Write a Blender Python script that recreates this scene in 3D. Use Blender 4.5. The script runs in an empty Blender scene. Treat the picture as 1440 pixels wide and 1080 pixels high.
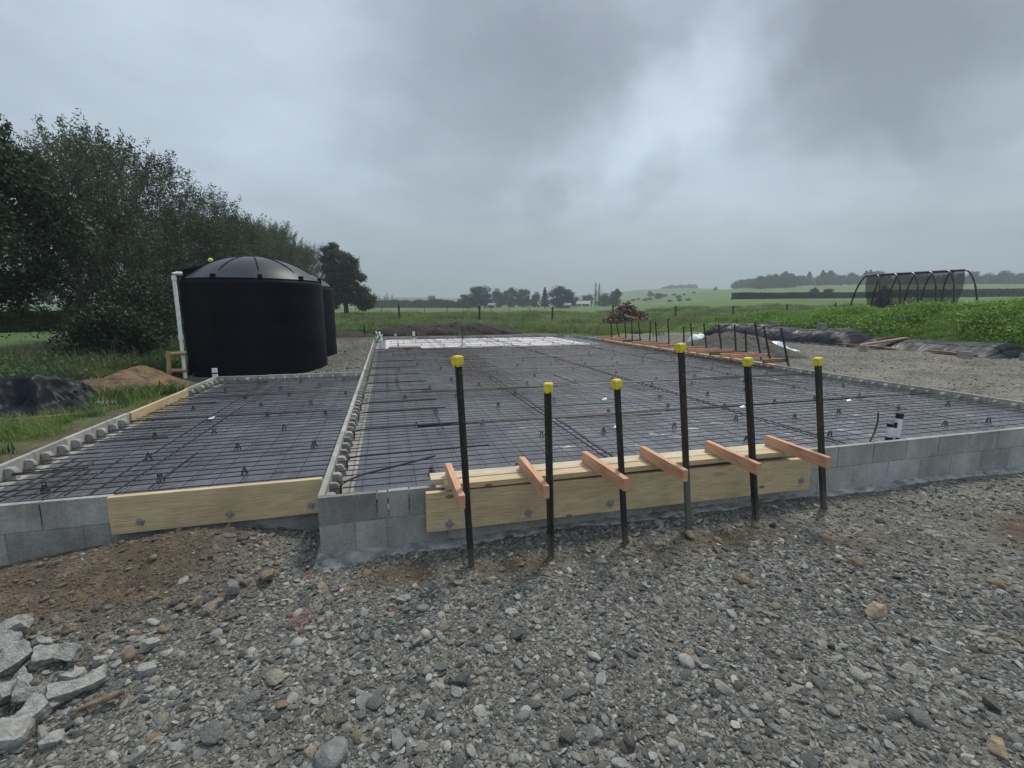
import bpy, bmesh, math, random
import numpy as np
from mathutils import Vector, Matrix, noise
random.seed(7); RNG = np.random.default_rng(11)
C = bpy.context.scene.collection
R = math.radians

# ------------------------------------------------------------------ camera model (for reading positions off the photograph)
F0 = 650.0; TH = math.atan(108.5/650.0); YAW = R(15.1)
CX, CY, CZ = 0.507, -3.199, 1.279
def ray(x, y):
    a = (x-720)/F0; b = (y-540)/F0
    fw = math.cos(TH)-b*math.sin(TH); dn = math.sin(TH)+b*math.cos(TH)
    s, c = math.sin(YAW), math.cos(YAW)
    return fw, a, dn, fw*s+a*c, fw*c-a*s
def P(x, y, z=0.0):            # point on the level z
    fw, a, dn, du, dv = ray(x, y); t = (CZ-z)/dn
    return Vector((CX+du*t, CY+dv*t, z))
def D(x, y, F):                # point at forward distance F
    fw, a, dn, du, dv = ray(x, y); t = F/fw
    return Vector((CX+du*t, CY+dv*t, CZ-dn*t))

# ------------------------------------------------------------------ numpy noise
def _h(ix, iy, s):
    n = (ix.astype(np.int64)*374761393 + iy.astype(np.int64)*668265263 + s*974634777) & 0xffffffff
    n = ((n ^ (n >> 13))*1274126177) & 0xffffffff
    return ((n ^ (n >> 16)) & 0xffff)/65535.0
def vn(x, y, s=0):
    x = np.asarray(x, float); y = np.asarray(y, float)
    ix = np.floor(x); iy = np.floor(y); fx = x-ix; fy = y-iy
    fx = fx*fx*(3-2*fx); fy = fy*fy*(3-2*fy)
    a = _h(ix, iy, s); b = _h(ix+1, iy, s); c = _h(ix, iy+1, s); d = _h(ix+1, iy+1, s)
    return (a*(1-fx)+b*fx)*(1-fy)+(c*(1-fx)+d*fx)*fy
def fbm(x, y, s=0, o=4):
    t = 0; A = .5
    for i in range(o):
        t = t + A*vn(x*2**i+17.3*i, y*2**i-9.1*i, s+i); A *= .5
    return t/(1-.5**o)
def ss(x, a, b):
    t = np.clip((np.asarray(x, float)-a)/(b-a), 0, 1); return t*t*(3-2*t)

# ------------------------------------------------------------------ terrain
HILLS = [  # azimuth deg from +v, distance, height, sigma radial, sigma tangential
    (44, 440, 10.5, 120, 150), (68, 430, 6.5, 120, 170), (36, 760, 22, 170, 170), (24, 800, 9, 200, 170),
    (3, 640, 11, 120, 130), (-12, 900, 20, 200, 160), (15, 1000, 12, 200, 160), (95, 500, 6, 150, 200), (-70, 600, 14, 160, 300)]
def H(u, v):
    u = np.asarray(u, float); v = np.asarray(v, float)
    g = np.full(np.broadcast(u, v).shape, -.435) + .035*(fbm(u*1.3, v*1.3, 3)-.5)
    mnd = .20*np.exp(-(((u+.85)/.62)**2+((v-.12)/.42)**2)) + .12*np.exp(-(((u+1.7)/.5)**2+((v+.05)/.42)**2))+.035*(fbm(u*5, v*5, 8)-.5)*ss(-u, -.1, .4)
    g = g + mnd*ss(-u, -.15, .15)
    g = g + .05*ss(u, 4.2, 8)*ss(-v, -.5, 1)*0 + .03*ss(-v, 1.5, 3)
    g = g + (-.075-g)*ss(u, 8.3, 9.2)*ss(v, -1.5, .6)
    lf = ss(-u, 2.3, 3.0)*ss(v, .5, 1.3)
    g = g + (-.13-.2*ss(-u, 3.4, 7.5)-g)*lf
    tk = ss(v, 6.0, 6.7)*ss(-u, -.4, .3)
    g = g + (-.34+.14*ss(-np.abs(u+2.7), -2.6, -1.9)*0+.19*ss(u, -1.6, -.2)-g)*tk*ss(u, -9, -5)
    g = g + (-.06-g)*ss(v, 16.6, 18.2)*ss(u, -9, -3)
    # lawn and field to the left drop a little, field behind rises
    far = np.hypot(u-3, v-6)
    g = g + (0.02*ss(far, 25, 45)-g)*ss(far, 22, 42)*ss(u, -14, -4)
    g = g + .16*(fbm(u*.12, v*.12, 9)-.5)*ss(far, 18, 40)
    # dirt piles
    g = g + .16*np.exp(-(((u+3.95)/.55)**2+((v-6.8)/.8)**2)) + .12*np.exp(-(((u+4.7)/.9)**2+((v-6.6)/.9)**2))
    g = g + .10*np.maximum(0, fbm(u*1.5, v*1.5, 5)-.45)*lf
    # weedy bank
    w = ss(u, 17.7, 20.2)*(1-ss(u, 23.5, 30)*.85)*ss(v, -12, -2)
    amp = 1.06*(1-ss(v, 7, 32)*.98)
    g = g + amp*w*(.9+.25*fbm(u*.4, v*.4, 21))
    r = np.hypot(u-CX, v-CY); az = np.degrees(np.arctan2(u-CX, v-CY))
    g = g + 3.0*ss(r, 55, 140)*ss(az, 24, 42)*(1-ss(az, 110, 140)) + .8*ss(r, 80, 250)
    for a, d, h, sr, st in HILLS:
        hu = CX+d*math.sin(R(a)); hv = CY+d*math.cos(R(a))
        rr = (u-hu)*math.sin(R(a))+(v-hv)*math.cos(R(a)); tt = (u-hu)*math.cos(R(a))-(v-hv)*math.sin(R(a))
        g = g + h*np.exp(-(rr/sr)**2-(tt/st)**2)
    g = g + ss(r, 1300, 2000)*(1-ss(r, 2300, 2700)*.6)*(12+26*fbm(u*.0016, v*.0016, 31, 4))
    ins = (ss(u, .07, .2)*ss(-u, -8.78, -8.65)*ss(v, .07, .2)*ss(-v, -17.15, -17.0)) + (ss(u, -2.52, -2.4)*ss(-u, 0, .1)*ss(v, .46, .58)*ss(-v, -6.3, -6.2))
    g = g + (-.36-g)*np.clip(ins, 0, 1)
    return g
def h1(u, v): return float(H(np.array([u]), np.array([v]))[0])
def masks(u, v):
    n = fbm(u*.9, v*.9, 41); n2 = fbm(u*.25, v*.25, 43)
    yard = (1-ss(v, .2, .9)) * ss(u, -14, -12)
    right = ss(u, 8.0, 8.6)*(1-ss(u-17.2-.18*np.maximum(v-8, 0)*0-(n-.5)*1.2, -.3, .5))*(1-ss(v-16.5+(n-.5)*3-(u-10)*.15, -1, 1.5))
    slab = ss(u, -2.7, -2.5)*ss(-u, -9.2, -9)*ss(-v, -18.0, -17.4)
    tank = ss(v, 6.0, 6.6)*ss(u+(n-.5)*1.0, -5.0, -4.3)*ss(-u, -1.5, -.5)*(1-ss(v+(n-.5)*2, 17.6, 18.6))
    gr = np.clip(np.maximum.reduce([yard, right, slab, tank]), 0, 1)
    dirt = np.maximum.reduce([
        np.exp(-(((u+1.4)/.95)**2+((v-.02)/.55)**2))*ss(-u, -.05, .3)*1.3,
        ss(-u, 2.4, 2.8)*np.exp(-(((u+4.0)/1.5)**2+((v-6.7)/1.5)**2))*1.6*(v > 1),
        ss(-u, 2.5, 2.7)*(1-ss(-u, 2.9, 4.0))*ss(v, .5, 1)*(1-ss(v, 5, 7))*.75,
        np.exp(-(((u-1.35)/.45)**2+((v+.45)/.12)**2))*.7, np.exp(-(((u-.55)/.3)**2+((v+.35)/.15)**2))*.8,
        np.exp(-(((u-2.9)/.9)**2+((v+.5)/.16)**2))*.65, np.exp(-(((u-5.4)/.7)**2+((v+1.1)/.35)**2))*.9,
        np.exp(-(((u-3.9)/.4)**2+((v+.8)/.2)**2))*.6,
        ss(-np.abs(v-18.7), -1.6, -.6)*ss(-np.abs(u-3), -6.5, -5)*.9])
    dirt = np.clip(dirt*(.55+.9*n), 0, 1)
    return gr, dirt, n2

# ------------------------------------------------------------------ materials
def newmat(name):
    m = bpy.data.materials.new(name); m.use_nodes = True
    nt = m.node_tree; b = nt.nodes['Principled BSDF']; return m, nt, b
class NB:
    def __init__(s, nt): s.nt = nt
    def n(s, t, **k):
        x = s.nt.nodes.new(t)
        for a, v in k.items():
            if hasattr(x, a): setattr(x, a, v)
            else: x.inputs[a.replace('_', ' ')].default_value = v
        return x
    def l(s, a, b): s.nt.links.new(a, b)
    def co(s, kind='Object', scale=(1, 1, 1)):
        t = s.n('ShaderNodeTexCoord'); m = s.n('ShaderNodeMapping'); m.inputs['Scale'].default_value = scale
        s.l(t.outputs[kind], m.inputs[0]); return m.outputs[0]
    def noise(s, vec, scale, detail=4, rough=.55):
        x = s.n('ShaderNodeTexNoise'); x.inputs['Scale'].default_value = scale; x.inputs['Detail'].default_value = detail
        x.inputs['Roughness'].default_value = rough
        s.l(vec, x.inputs['Vector']); return x.outputs['Fac']
    def ramp(s, fac, stops):
        x = s.n('ShaderNodeValToRGB'); e = x.color_ramp.elements
        while len(e) < len(stops): e.new(.5)
        for i, (p, c) in enumerate(stops):
            e[i].position = p; e[i].color = (*c, 1) if len(c) == 3 else c
        s.l(fac, x.inputs[0]); return x.outputs[0]
    def mix(s, f, a, b, mode='MIX'):
        x = s.n('ShaderNodeMix'); x.data_type = 'RGBA'; x.blend_type = mode
        for i, v in ((0, f), (6, a), (7, b)):
            if isinstance(v, (int, float)): x.inputs[i].default_value = v
            elif isinstance(v, tuple): x.inputs[i].default_value = (*v, 1)
            else: s.l(v, x.inputs[i])
        return x.outputs[2]
    def math(s, op, a, b=0.0, clamp=False):
        x = s.n('ShaderNodeMath'); x.operation = op; x.use_clamp = clamp
        for i, v in ((0, a), (1, b)):
            if isinstance(v, (int, float)): x.inputs[i].default_value = v
            else: s.l(v, x.inputs[i])
        return x.outputs[0]
    def bump(s, h, st, dist, bsdf):
        x = s.n('ShaderNodeBump'); x.inputs['Strength'].default_value = st; x.inputs['Distance'].default_value = dist
        s.l(h, x.inputs['Height']); s.l(x.outputs[0], bsdf.inputs['Normal'])
def g(*c): return tuple(c)
def simple(name, c1, c2, scale=8, rough=.7, bump=.2, bd=.004, metal=0, spec=.5, coords='Object', stretch=(1, 1, 1), lo=.35, hi=.65):
    m, nt, b = newmat(name); k = NB(nt)
    v = k.co(coords, stretch); f = k.noise(v, scale, 5)
    k.l(k.ramp(f, [(lo, c1), (hi, c2)]), b.inputs['Base Color'])
    b.inputs['Roughness'].default_value = rough; b.inputs['Metallic'].default_value = metal
    b.inputs['Specular IOR Level'].default_value = spec
    if bump: k.bump(k.noise(v, scale*4, 4), bump, bd, b)
    return m
def wood(name, light, dark, knot=(.12, .07, .035), kscale=3.2, green=0):
    m, nt, b = newmat(name); k = NB(nt)
    v = k.co('Object', (.9, 14, 14)); oi = k.n('ShaderNodeObjectInfo')
    add = k.n('ShaderNodeVectorMath', operation='ADD'); k.l(v, add.inputs[0])
    sc = k.n('ShaderNodeVectorMath', operation='SCALE'); k.l(oi.outputs['Random'], sc.inputs['Scale']); sc.inputs[0].default_value = (37, 11, 5)
    k.l(sc.outputs[0], add.inputs[1]); vv = add.outputs[0]
    f = k.noise(vv, 1.6, 6, .6)
    col = k.ramp(f, [(.3, dark), (.5, light), (.72, tuple(c*1.12 for c in light))])
    fine = k.noise(k.co('Object', (3, 90, 90)), 2.0, 3)
    col = k.mix(.6, col, k.ramp(fine, [(.35, tuple(c*.55 for c in dark)), (.6, light)]), 'MIX')
    # knots
    vo = k.n('ShaderNodeTexVoronoi'); vo.inputs['Scale'].default_value = kscale
    add2 = k.n('ShaderNodeVectorMath', operation='ADD'); k.l(k.co('Object', (1, .25, 2.0)), add2.inputs[0]); k.l(sc.outputs[0], add2.inputs[1])
    k.l(add2.outputs[0], vo.inputs['Vector'])
    kn = k.math('LESS_THAN', vo.outputs['Distance'], .10)
    sep = k.n('ShaderNodeSeparateColor'); k.l(vo.outputs['Color'], sep.inputs[0])
    kn = k.math('MULTIPLY', kn, k.math('GREATER_THAN', sep.outputs[0], .12))
    col = k.mix(k.math('MULTIPLY', kn, .85), col, knot)
    blot = k.noise(k.co('Object', (1, 1, 1)), 2.2, 3)
    col = k.mix(k.ramp(blot, [(.45, (0, 0, 0)), (.75, (.45, .45, .45))]), col, tuple(c*.62 for c in dark))
    k.l(col, b.inputs['Base Color']); b.inputs['Roughness'].default_value = .8
    k.bump(fine, .5, .003, b); return m
def rnd_stone(name, stops, rough=.8, bump=.5):
    m, nt, b = newmat(name); k = NB(nt)
    oi = k.n('ShaderNodeObjectInfo'); c = k.ramp(oi.outputs['Random'], stops)
    v = k.co('Object'); f = k.noise(v, 1.7, 5, .7)
    c = k.mix(1.0, c, k.ramp(f, [(.3, (.62, .62, .62)), (.7, (1.25, 1.25, 1.25))]), 'MULTIPLY')
    k.l(c, b.inputs['Base Color']); b.inputs['Roughness'].default_value = rough
    k.bump(k.noise(v, 5, 4), bump, .08, b); return m

def concrete(name, tone=1.0, warm=0):
    m, nt, b = newmat(name); k = NB(nt)
    v = k.co('Object'); f = k.noise(v, 3.0, 6, .65); f2 = k.noise(v, 60, 3)
    base = [(.3, g(.285*tone, .285*tone, .272*tone)), (.7, g(.41*tone, .41*tone, .392*tone))]
    c = k.ramp(f, base)
    st = k.noise(k.co('Object', (1, 1, .6)), 1.6, 6, .7); c = k.mix(1.0, c, k.ramp(st, [(.38, g(.66, .65, .62)), (.6, g(1.08, 1.07, 1.05))]), 'MULTIPLY')
    at = k.n('ShaderNodeAttribute', attribute_name='tone')
    c = k.mix(1.0, c, at.outputs['Color'], 'MULTIPLY')
    c = k.mix(.5, c, k.ramp(f2, [(.3, g(.6, .6, .6)), (.65, g(1.15, 1.15, 1.15))]), 'MULTIPLY')
    k.l(c, b.inputs['Base Color']); b.inputs['Roughness'].default_value = .9
    k.bump(f2, .5, .003, b); return m

M = {}
M['block'] = concrete('grey_concrete_block')
M['shell'] = concrete('pale_block_rim', .98)
M['rubble'] = simple('broken_concrete', g(.22, .22, .205), g(.38, .38, .355), 28, .95, 1.0, .012)
M['footing'] = simple('poured_footing_concrete', g(.15, .15, .145), g(.36, .36, .35), 9, .95, .9, .012)
M['pine'] = wood('pale_pine', g(.60, .475, .285), g(.44, .325, .175))
M['pine_pale'] = wood('weathered_pale_pine', g(.60, .52, .38), g(.40, .33, .22))
M['orange'] = wood('orange_treated_timber', g(.66, .37, .23), g(.46, .225, .125), (.25, .09, .04), 2.2)
M['brown_timber'] = wood('brown_timber', g(.30, .16, .09), g(.16, .085, .05))
M['greenish'] = wood('green_treated_timber', g(.17, .15, .075), g(.10, .09, .05))
M['galv'] = simple('galvanised_steel', g(.30, .31, .33), g(.48, .49, .51), 30, .45, .2, .001, metal=.8)
def m_stake(name, z0, z1, low, c2):
    m, nt, b = newmat(name); k = NB(nt)
    v = k.co('Object', (1, 1, .3)); f = k.noise(v, 34, 6, .75)
    c = k.ramp(f, [(.3, g(.007, .007, .008)), (.52, c2), (.66, g(.055, .040, .030)), (.8, g(.13, .12, .105))])
    vo = k.noise(k.co('Object', (1, 1, .5)), 150, 2); c = k.mix(k.math('GREATER_THAN', vo, .69), c, g(.36, .36, .34))
    sx = k.n('ShaderNodeSeparateXYZ'); k.l(k.co('Object'), sx.inputs[0])
    h = k.math('ADD', sx.outputs[2], k.math('MULTIPLY', k.math('SUBTRACT', k.noise(k.co('Object'), 12, 4), .5), .35))
    mr = k.n('ShaderNodeMapRange'); mr.inputs['From Min'].default_value = z1; mr.inputs['From Max'].default_value = z0; k.l(h, mr.inputs['Value'])
    c = k.mix(mr.outputs[0], c, low)            # dried mud and cement round the foot
    k.l(c, b.inputs['Base Color']); b.inputs['Roughness'].default_value = .5; k.bump(f, .3, .001, b); return m
M['stake'] = m_stake('black_bitumen_steel', .02, .16, g(.10, .09, .075), g(.018, .017, .017))
M['stake_worn'] = m_stake('worn_black_steel', .05, .25, g(.10, .095, .085), g(.030, .028, .026))
M['stake_rust'] = m_stake('rust_streaked_steel', .40, .52, g(.115, .12, .112), g(.035, .022, .017))
M['stake_grey'] = simple('grey_worn_steel', g(.03, .032, .03), g(.10, .105, .10), 22, .55, .2, .001)
M['yellow'] = simple('yellow_plastic_cap', g(.55, .46, .04), g(.78, .67, .03), 35, .5, .2, .001)
def m_poly(name, c1, c2, rough, scale=1.6, bd=.02, st=.6, spec=.5):
    m, nt, b = newmat(name); k = NB(nt)
    v = k.co('Object'); f = k.noise(v, .9, 5)
    k.l(k.ramp(f, [(.3, c1), (.7, c2)]), b.inputs['Base Color'])
    r = k.noise(v, 3, 4); k.l(k.ramp(r, [(.3, g(rough*.7,)*3), (.7, g(rough*1.3,)*3)]), b.inputs['Roughness'])
    b.inputs['Specular IOR Level'].default_value = spec
    x = k.n('ShaderNodeTexNoise'); x.inputs['Scale'].default_value = scale; x.inputs['Detail'].default_value = 5; x.inputs['Distortion'].default_value = 1.2
    k.l(v, x.inputs['Vector'])
    k.bump(x.outputs['Fac'], st, bd, b); return m
M['membrane'] = m_poly('dark_polythene_membrane', g(.072, .077, .094), g(.138, .147, .172), .32, 2.4, .05, 1.0, .7)
M['white_poly'] = m_poly('white_polythene_sheet', g(.62, .63, .66), g(.75, .76, .78), .5, 2.5, .02)
M['white_sheet'] = m_poly('dusty_white_sheet', g(.42, .40, .42), g(.56, .54, .56), .6, 2.5, .02)
M['tarp'] = m_poly('black_polythene_cover', g(.003, .005, .008), g(.008, .012, .019), .52, 2.6, .04, .8, .15)
M['blue_poly'] = m_poly('pale_blue_polythene', g(.42, .50, .56), g(.62, .70, .74), .4, 4, .03)
M['rebar'] = simple('dark_reinforcing_steel', g(.014, .014, .015), g(.040, .037, .036), 5, .55, .3, .001, metal=.3)
M['rust'] = simple('rusty_reinforcing_steel', g(.040, .032, .028), g(.10, .072, .055), 5, .7, .3, .001)
M['blackplastic'] = simple('black_plastic', g(.008, .008, .01), g(.015, .015, .018), 10, .4, 0)
def m_tank():
    m, nt, b = newmat('black_tank_plastic'); k = NB(nt)
    v = k.co('Object', (1, 1, .25)); f = k.noise(v, 2.2, 5)
    c = k.ramp(f, [(.3, g(.0012, .0016, .004)), (.7, g(.004, .005, .010))])
    at = k.co('Object'); d = k.noise(at, 11, 6, .7)
    c = k.mix(k.ramp(d, [(.62, (0, 0, 0)), (.8, (.3, .3, .3))]), c, g(.05, .05, .055))
    k.l(c, b.inputs['Base Color']); b.inputs['Roughness'].default_value = .5
    b.inputs['Specular IOR Level'].default_value = .10
    k.bump(k.noise(at, 1.2, 3), .25, .03, b); return m
M['tank'] = m_tank()
M['lid'] = simple('dark_grey_tank_roof', g(.009, .012, .018), g(.017, .021, .029), 3, .34, .1, .01)
M['white_pipe'] = simple('white_pvc_pipe', g(.62, .63, .62), g(.74, .75, .74), 14, .4, 0)
M['brown_pipe'] = simple('tan_pipe', g(.30, .19, .085), g(.42, .28, .14), 12, .5, 0)
M['tennis'] = simple('yellow_green_ball', g(.55, .68, .06), g(.66, .78, .10), 20, .8, 0)
M['bark'] = simple('bark', g(.035, .028, .022), g(.09, .075, .06), 9, .95, .8, .02)
M['soil'] = simple('dark_topsoil', g(.014, .010, .008), g(.045, .034, .026), 7, .95, 1, .03)
M['timber_pile'] = wood('split_firewood', g(.11, .058, .036), g(.045, .026, .019))
M['timber_pale'] = wood('pale_split_wood', g(.42, .30, .19), g(.26, .17, .10))
M['gravelheap'] = simple('gravel_heap_grit', g(.040, .038, .033), g(.125, .118, .102), 22, .95, 1, .02)
M['post'] = simple('grey_fence_post', g(.012, .012, .010), g(.035, .033, .028), 9, .9, .5, .004)
M['wire'] = simple('fence_wire', g(.12, .12, .12), g(.2, .2, .2), 9, .5, 0, metal=.5)
M['housewall'] = simple('cream_weatherboard', g(.55, .54, .50), g(.66, .65, .6), 3, .8, 0)
M['houseroof'] = simple('grey_iron_roof', g(.20, .21, .22), g(.28, .29, .30), 3, .6, 0)
M['window'] = simple('dark_window_glass', g(.02, .025, .03), g(.04, .045, .05), 3, .15, 0)
M['red'] = simple('red_marking_paint', g(.35, .05, .06), g(.52, .12, .13), 20, .8, 0)
M['stones'] = rnd_stone('river_stone', [(0, g(.058, .060, .057)), (.3, g(.130, .134, .125)), (.55, g(.21, .213, .198)), (.75, g(.33, .33, .305)), (.85, g(.20, .178, .135)), (.92, g(.44, .435, .40)), (.97, g(.31, .30, .27)), (1, g(.25, .17, .11))])
M['brownstones'] = rnd_stone('muddy_stone', [(0, g(.085, .075, .055)), (.4, g(.15, .13, .10)), (.75, g(.20, .17, .125)), (1, g(.24, .155, .09))])
def rock(name, a, b_): return simple(name, a, b_, 32, .85, 1.0, .008)
M['rock_tan'] = rock('tan_rock', g(.20, .155, .10), g(.38, .30, .20))
M['rock_brown'] = rock('brown_rock', g(.12, .09, .062), g(.25, .185, .125))
M['rock_grey'] = rock('grey_rock', g(.14, .145, .14), g(.23, .235, .22))
M['rock_dark'] = rock('dark_rock', g(.06, .055, .05), g(.12, .105, .09))

def leafmat(name, a, b_, c, trans=.25):
    m, nt, b = newmat(name); k = NB(nt)
    at = k.n('ShaderNodeAttribute', attribute_name='tone')
    sep = k.n('ShaderNodeSeparateColor'); k.l(at.outputs['Color'], sep.inputs[0])
    oi = k.n('ShaderNodeObjectInfo')
    f = k.math('ADD', k.math('MULTIPLY', sep.outputs[0], .75), k.math('MULTIPLY', oi.outputs['Random'], .25))
    col = k.ramp(f, [(0, a), (.5, b_), (1, c)])
    k.l(col, b.inputs['Base Color']); b.inputs['Roughness'].default_value = .6; b.inputs['Specular IOR Level'].default_value = .3
    tr = k.n('ShaderNodeBsdfTranslucent'); k.l(col, tr.inputs[0])
    mx = k.n('ShaderNodeMixShader'); mx.inputs[0].default_value = trans
    k.l(b.outputs[0], mx.inputs[1]); k.l(tr.outputs[0], mx.inputs[2])
    out = nt.nodes['Material Output']; k.l(mx.outputs[0], out.inputs['Surface']); return m
M['leaf_willow'] = leafmat('willow_leaves', g(.030, .043, .022), g(.066, .088, .048), g(.14, .165, .10))
M['leaf_dark'] = leafmat('dark_tree_leaves', g(.016, .030, .016), g(.034, .055, .028), g(.065, .090, .045))
M['leaf_gum'] = leafmat('gum_tree_leaves', g(.022, .034, .020), g(.042, .056, .030), g(.070, .086, .045))
M['leaf_far'] = leafmat('far_tree_leaves', g(.018, .030, .022), g(.032, .048, .032), g(.055, .072, .045))
M['leaf_red'] = leafmat('russet_leaves', g(.07, .045, .03), g(.11, .065, .04), g(.14, .09, .05))
M['leaf_weed'] = leafmat('weed_leaves', g(.070, .15, .026), g(.16, .30, .050), g(.32, .46, .12), .4)
M['grass'] = leafmat('grass_blades', g(.085, .155, .028), g(.145, .235, .045), g(.24, .31, .085), .4)
M['grass_dry'] = leafmat('dry_grass_blades', g(.15, .16, .07), g(.24, .23, .12), g(.34, .30, .18), .3)
M['grass_dark'] = leafmat('dark_weed_blades', g(.035, .075, .025), g(.060, .115, .038), g(.11, .165, .062), .3)
M['hedge'] = leafmat('hedge_leaves', g(.012, .022, .014), g(.022, .036, .020), g(.035, .05, .028), .1)
M['stem'] = simple('stem', g(.03, .04, .02), g(.06, .07, .03), 9, .8, 0)

def m_ground():
    m, nt, b = newmat('ground_surface'); k = NB(nt)
    v = k.co('Object'); at = k.n('ShaderNodeAttribute', attribute_name='mask')
    sep = k.n('ShaderNodeSeparateColor'); k.l(at.outputs['Color'], sep.inputs[0])
    edge = k.noise(v, 2.3, 6, .65)
    gm = k.ramp(k.math('ADD', sep.outputs[0], k.math('MULTIPLY', k.math('SUBTRACT', edge, .5), .9)), [(.42, (0, 0, 0)), (.58, (1, 1, 1))])
    dm = k.ramp(k.math('ADD', sep.outputs[1], k.math('MULTIPLY', k.math('SUBTRACT', edge, .5), .8)), [(.3, (0, 0, 0)), (.7, (1, 1, 1))])
    # gravel
    vo = k.n('ShaderNodeTexVoronoi'); vo.inputs['Scale'].default_value = 32; k.l(v, vo.inputs['Vector'])
    vo2 = k.n('ShaderNodeTexVoronoi'); vo2.inputs['Scale'].default_value = 90; k.l(v, vo2.inputs['Vector'])
    sv = k.n('ShaderNodeSeparateColor'); k.l(vo.outputs['Color'], sv.inputs[0])
    sv2 = k.n('ShaderNodeSeparateColor'); k.l(vo2.outputs['Color'], sv2.inputs[0])
    stone = k.ramp(sv.outputs[0], [(0, g(.055, .055, .05)), (.5, g(.12, .12, .108)), (.85, g(.19, .188, .17)), (1, g(.30, .29, .26))])
    fine = k.ramp(sv2.outputs[0], [(0, g(.045, .045, .04)), (.6, g(.10, .10, .088)), (1, g(.19, .185, .17))])
    grav = k.mix(k.ramp(k.noise(v, 5, 4), [(.4, (0, 0, 0)), (.6, (1, 1, 1))]), stone, fine)
    big = k.noise(v, .55, 5, .6)
    pos = k.n('ShaderNodeSeparateXYZ'); k.l(v, pos.inputs[0])
    apr = k.n('ShaderNodeMapRange'); apr.inputs['From Min'].default_value = 8.3; apr.inputs['From Max'].default_value = 9.3; apr.inputs['To Min'].default_value = .25; k.l(pos.outputs[0], apr.inputs['Value'])
    grav = k.mix(k.math('MULTIPLY', k.ramp(big, [(.30, (0, 0, 0)), (.6, (.85, .85, .85))]), apr.outputs[0]), grav, g(.21, .195, .155))   # fine pale crusher dust on the apron
    grav = k.mix(1.0, grav, k.ramp(k.noise(v, 1.7, 5, .65), [(.3, g(.7, .7, .7)), (.7, g(1.2, 1.2, 1.2))]), 'MULTIPLY')
    dirt = k.ramp(k.noise(v, 6.5, 8, .75), [(.25, g(.042, .033, .022)), (.5, g(.088, .070, .047)), (.62, g(.13, .102, .068)), (.8, g(.20, .15, .095))])
    # grass: near ground colour and the colour of the fields
    gn = k.noise(v, .9, 6, .65); fld = k.noise(v, .035, 5, .6); fld2 = k.noise(v, .006, 3, .5)
    gr = k.ramp(gn, [(.3, g(.055, .092, .024)), (.5, g(.085, .145, .035)), (.7, g(.135, .175, .055))])
    gr = k.mix(k.ramp(fld, [(.4, (0, 0, 0)), (.65, (.75, .75, .75))]), gr, g(.070, .155, .030))
    gr = k.mix(k.ramp(fld2, [(.52, (0, 0, 0)), (.56, (.8, .8, .8))]), gr, g(.095, .155, .048))
    wv = k.noise(k.co('Object', (.05, .012, 1)), 1, 4, .6)
    gr = k.mix(k.ramp(wv, [(.5, (0, 0, 0)), (.62, (.55, .55, .55))]), gr, g(.05, .07, .028))
    # fine patchy texture of the close lawn
    col = k.mix(gm, gr, grav); col = k.mix(dm, col, dirt)
    k.l(col, b.inputs['Base Color']); b.inputs['Roughness'].default_value = .95; b.inputs['Specular IOR Level'].default_value = .25
    hgt = k.math('ADD', k.math('MULTIPLY', k.math('SUBTRACT', 1.0, vo.outputs['Distance']), .7), k.math('MULTIPLY', k.math('SUBTRACT', 1.0, vo2.outputs['Distance']), .4))
    hgt = k.math('ADD', hgt, k.math('MULTIPLY', edge, .8))
    k.bump(hgt, .8, .02, b); return m
M['ground'] = m_ground()

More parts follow.
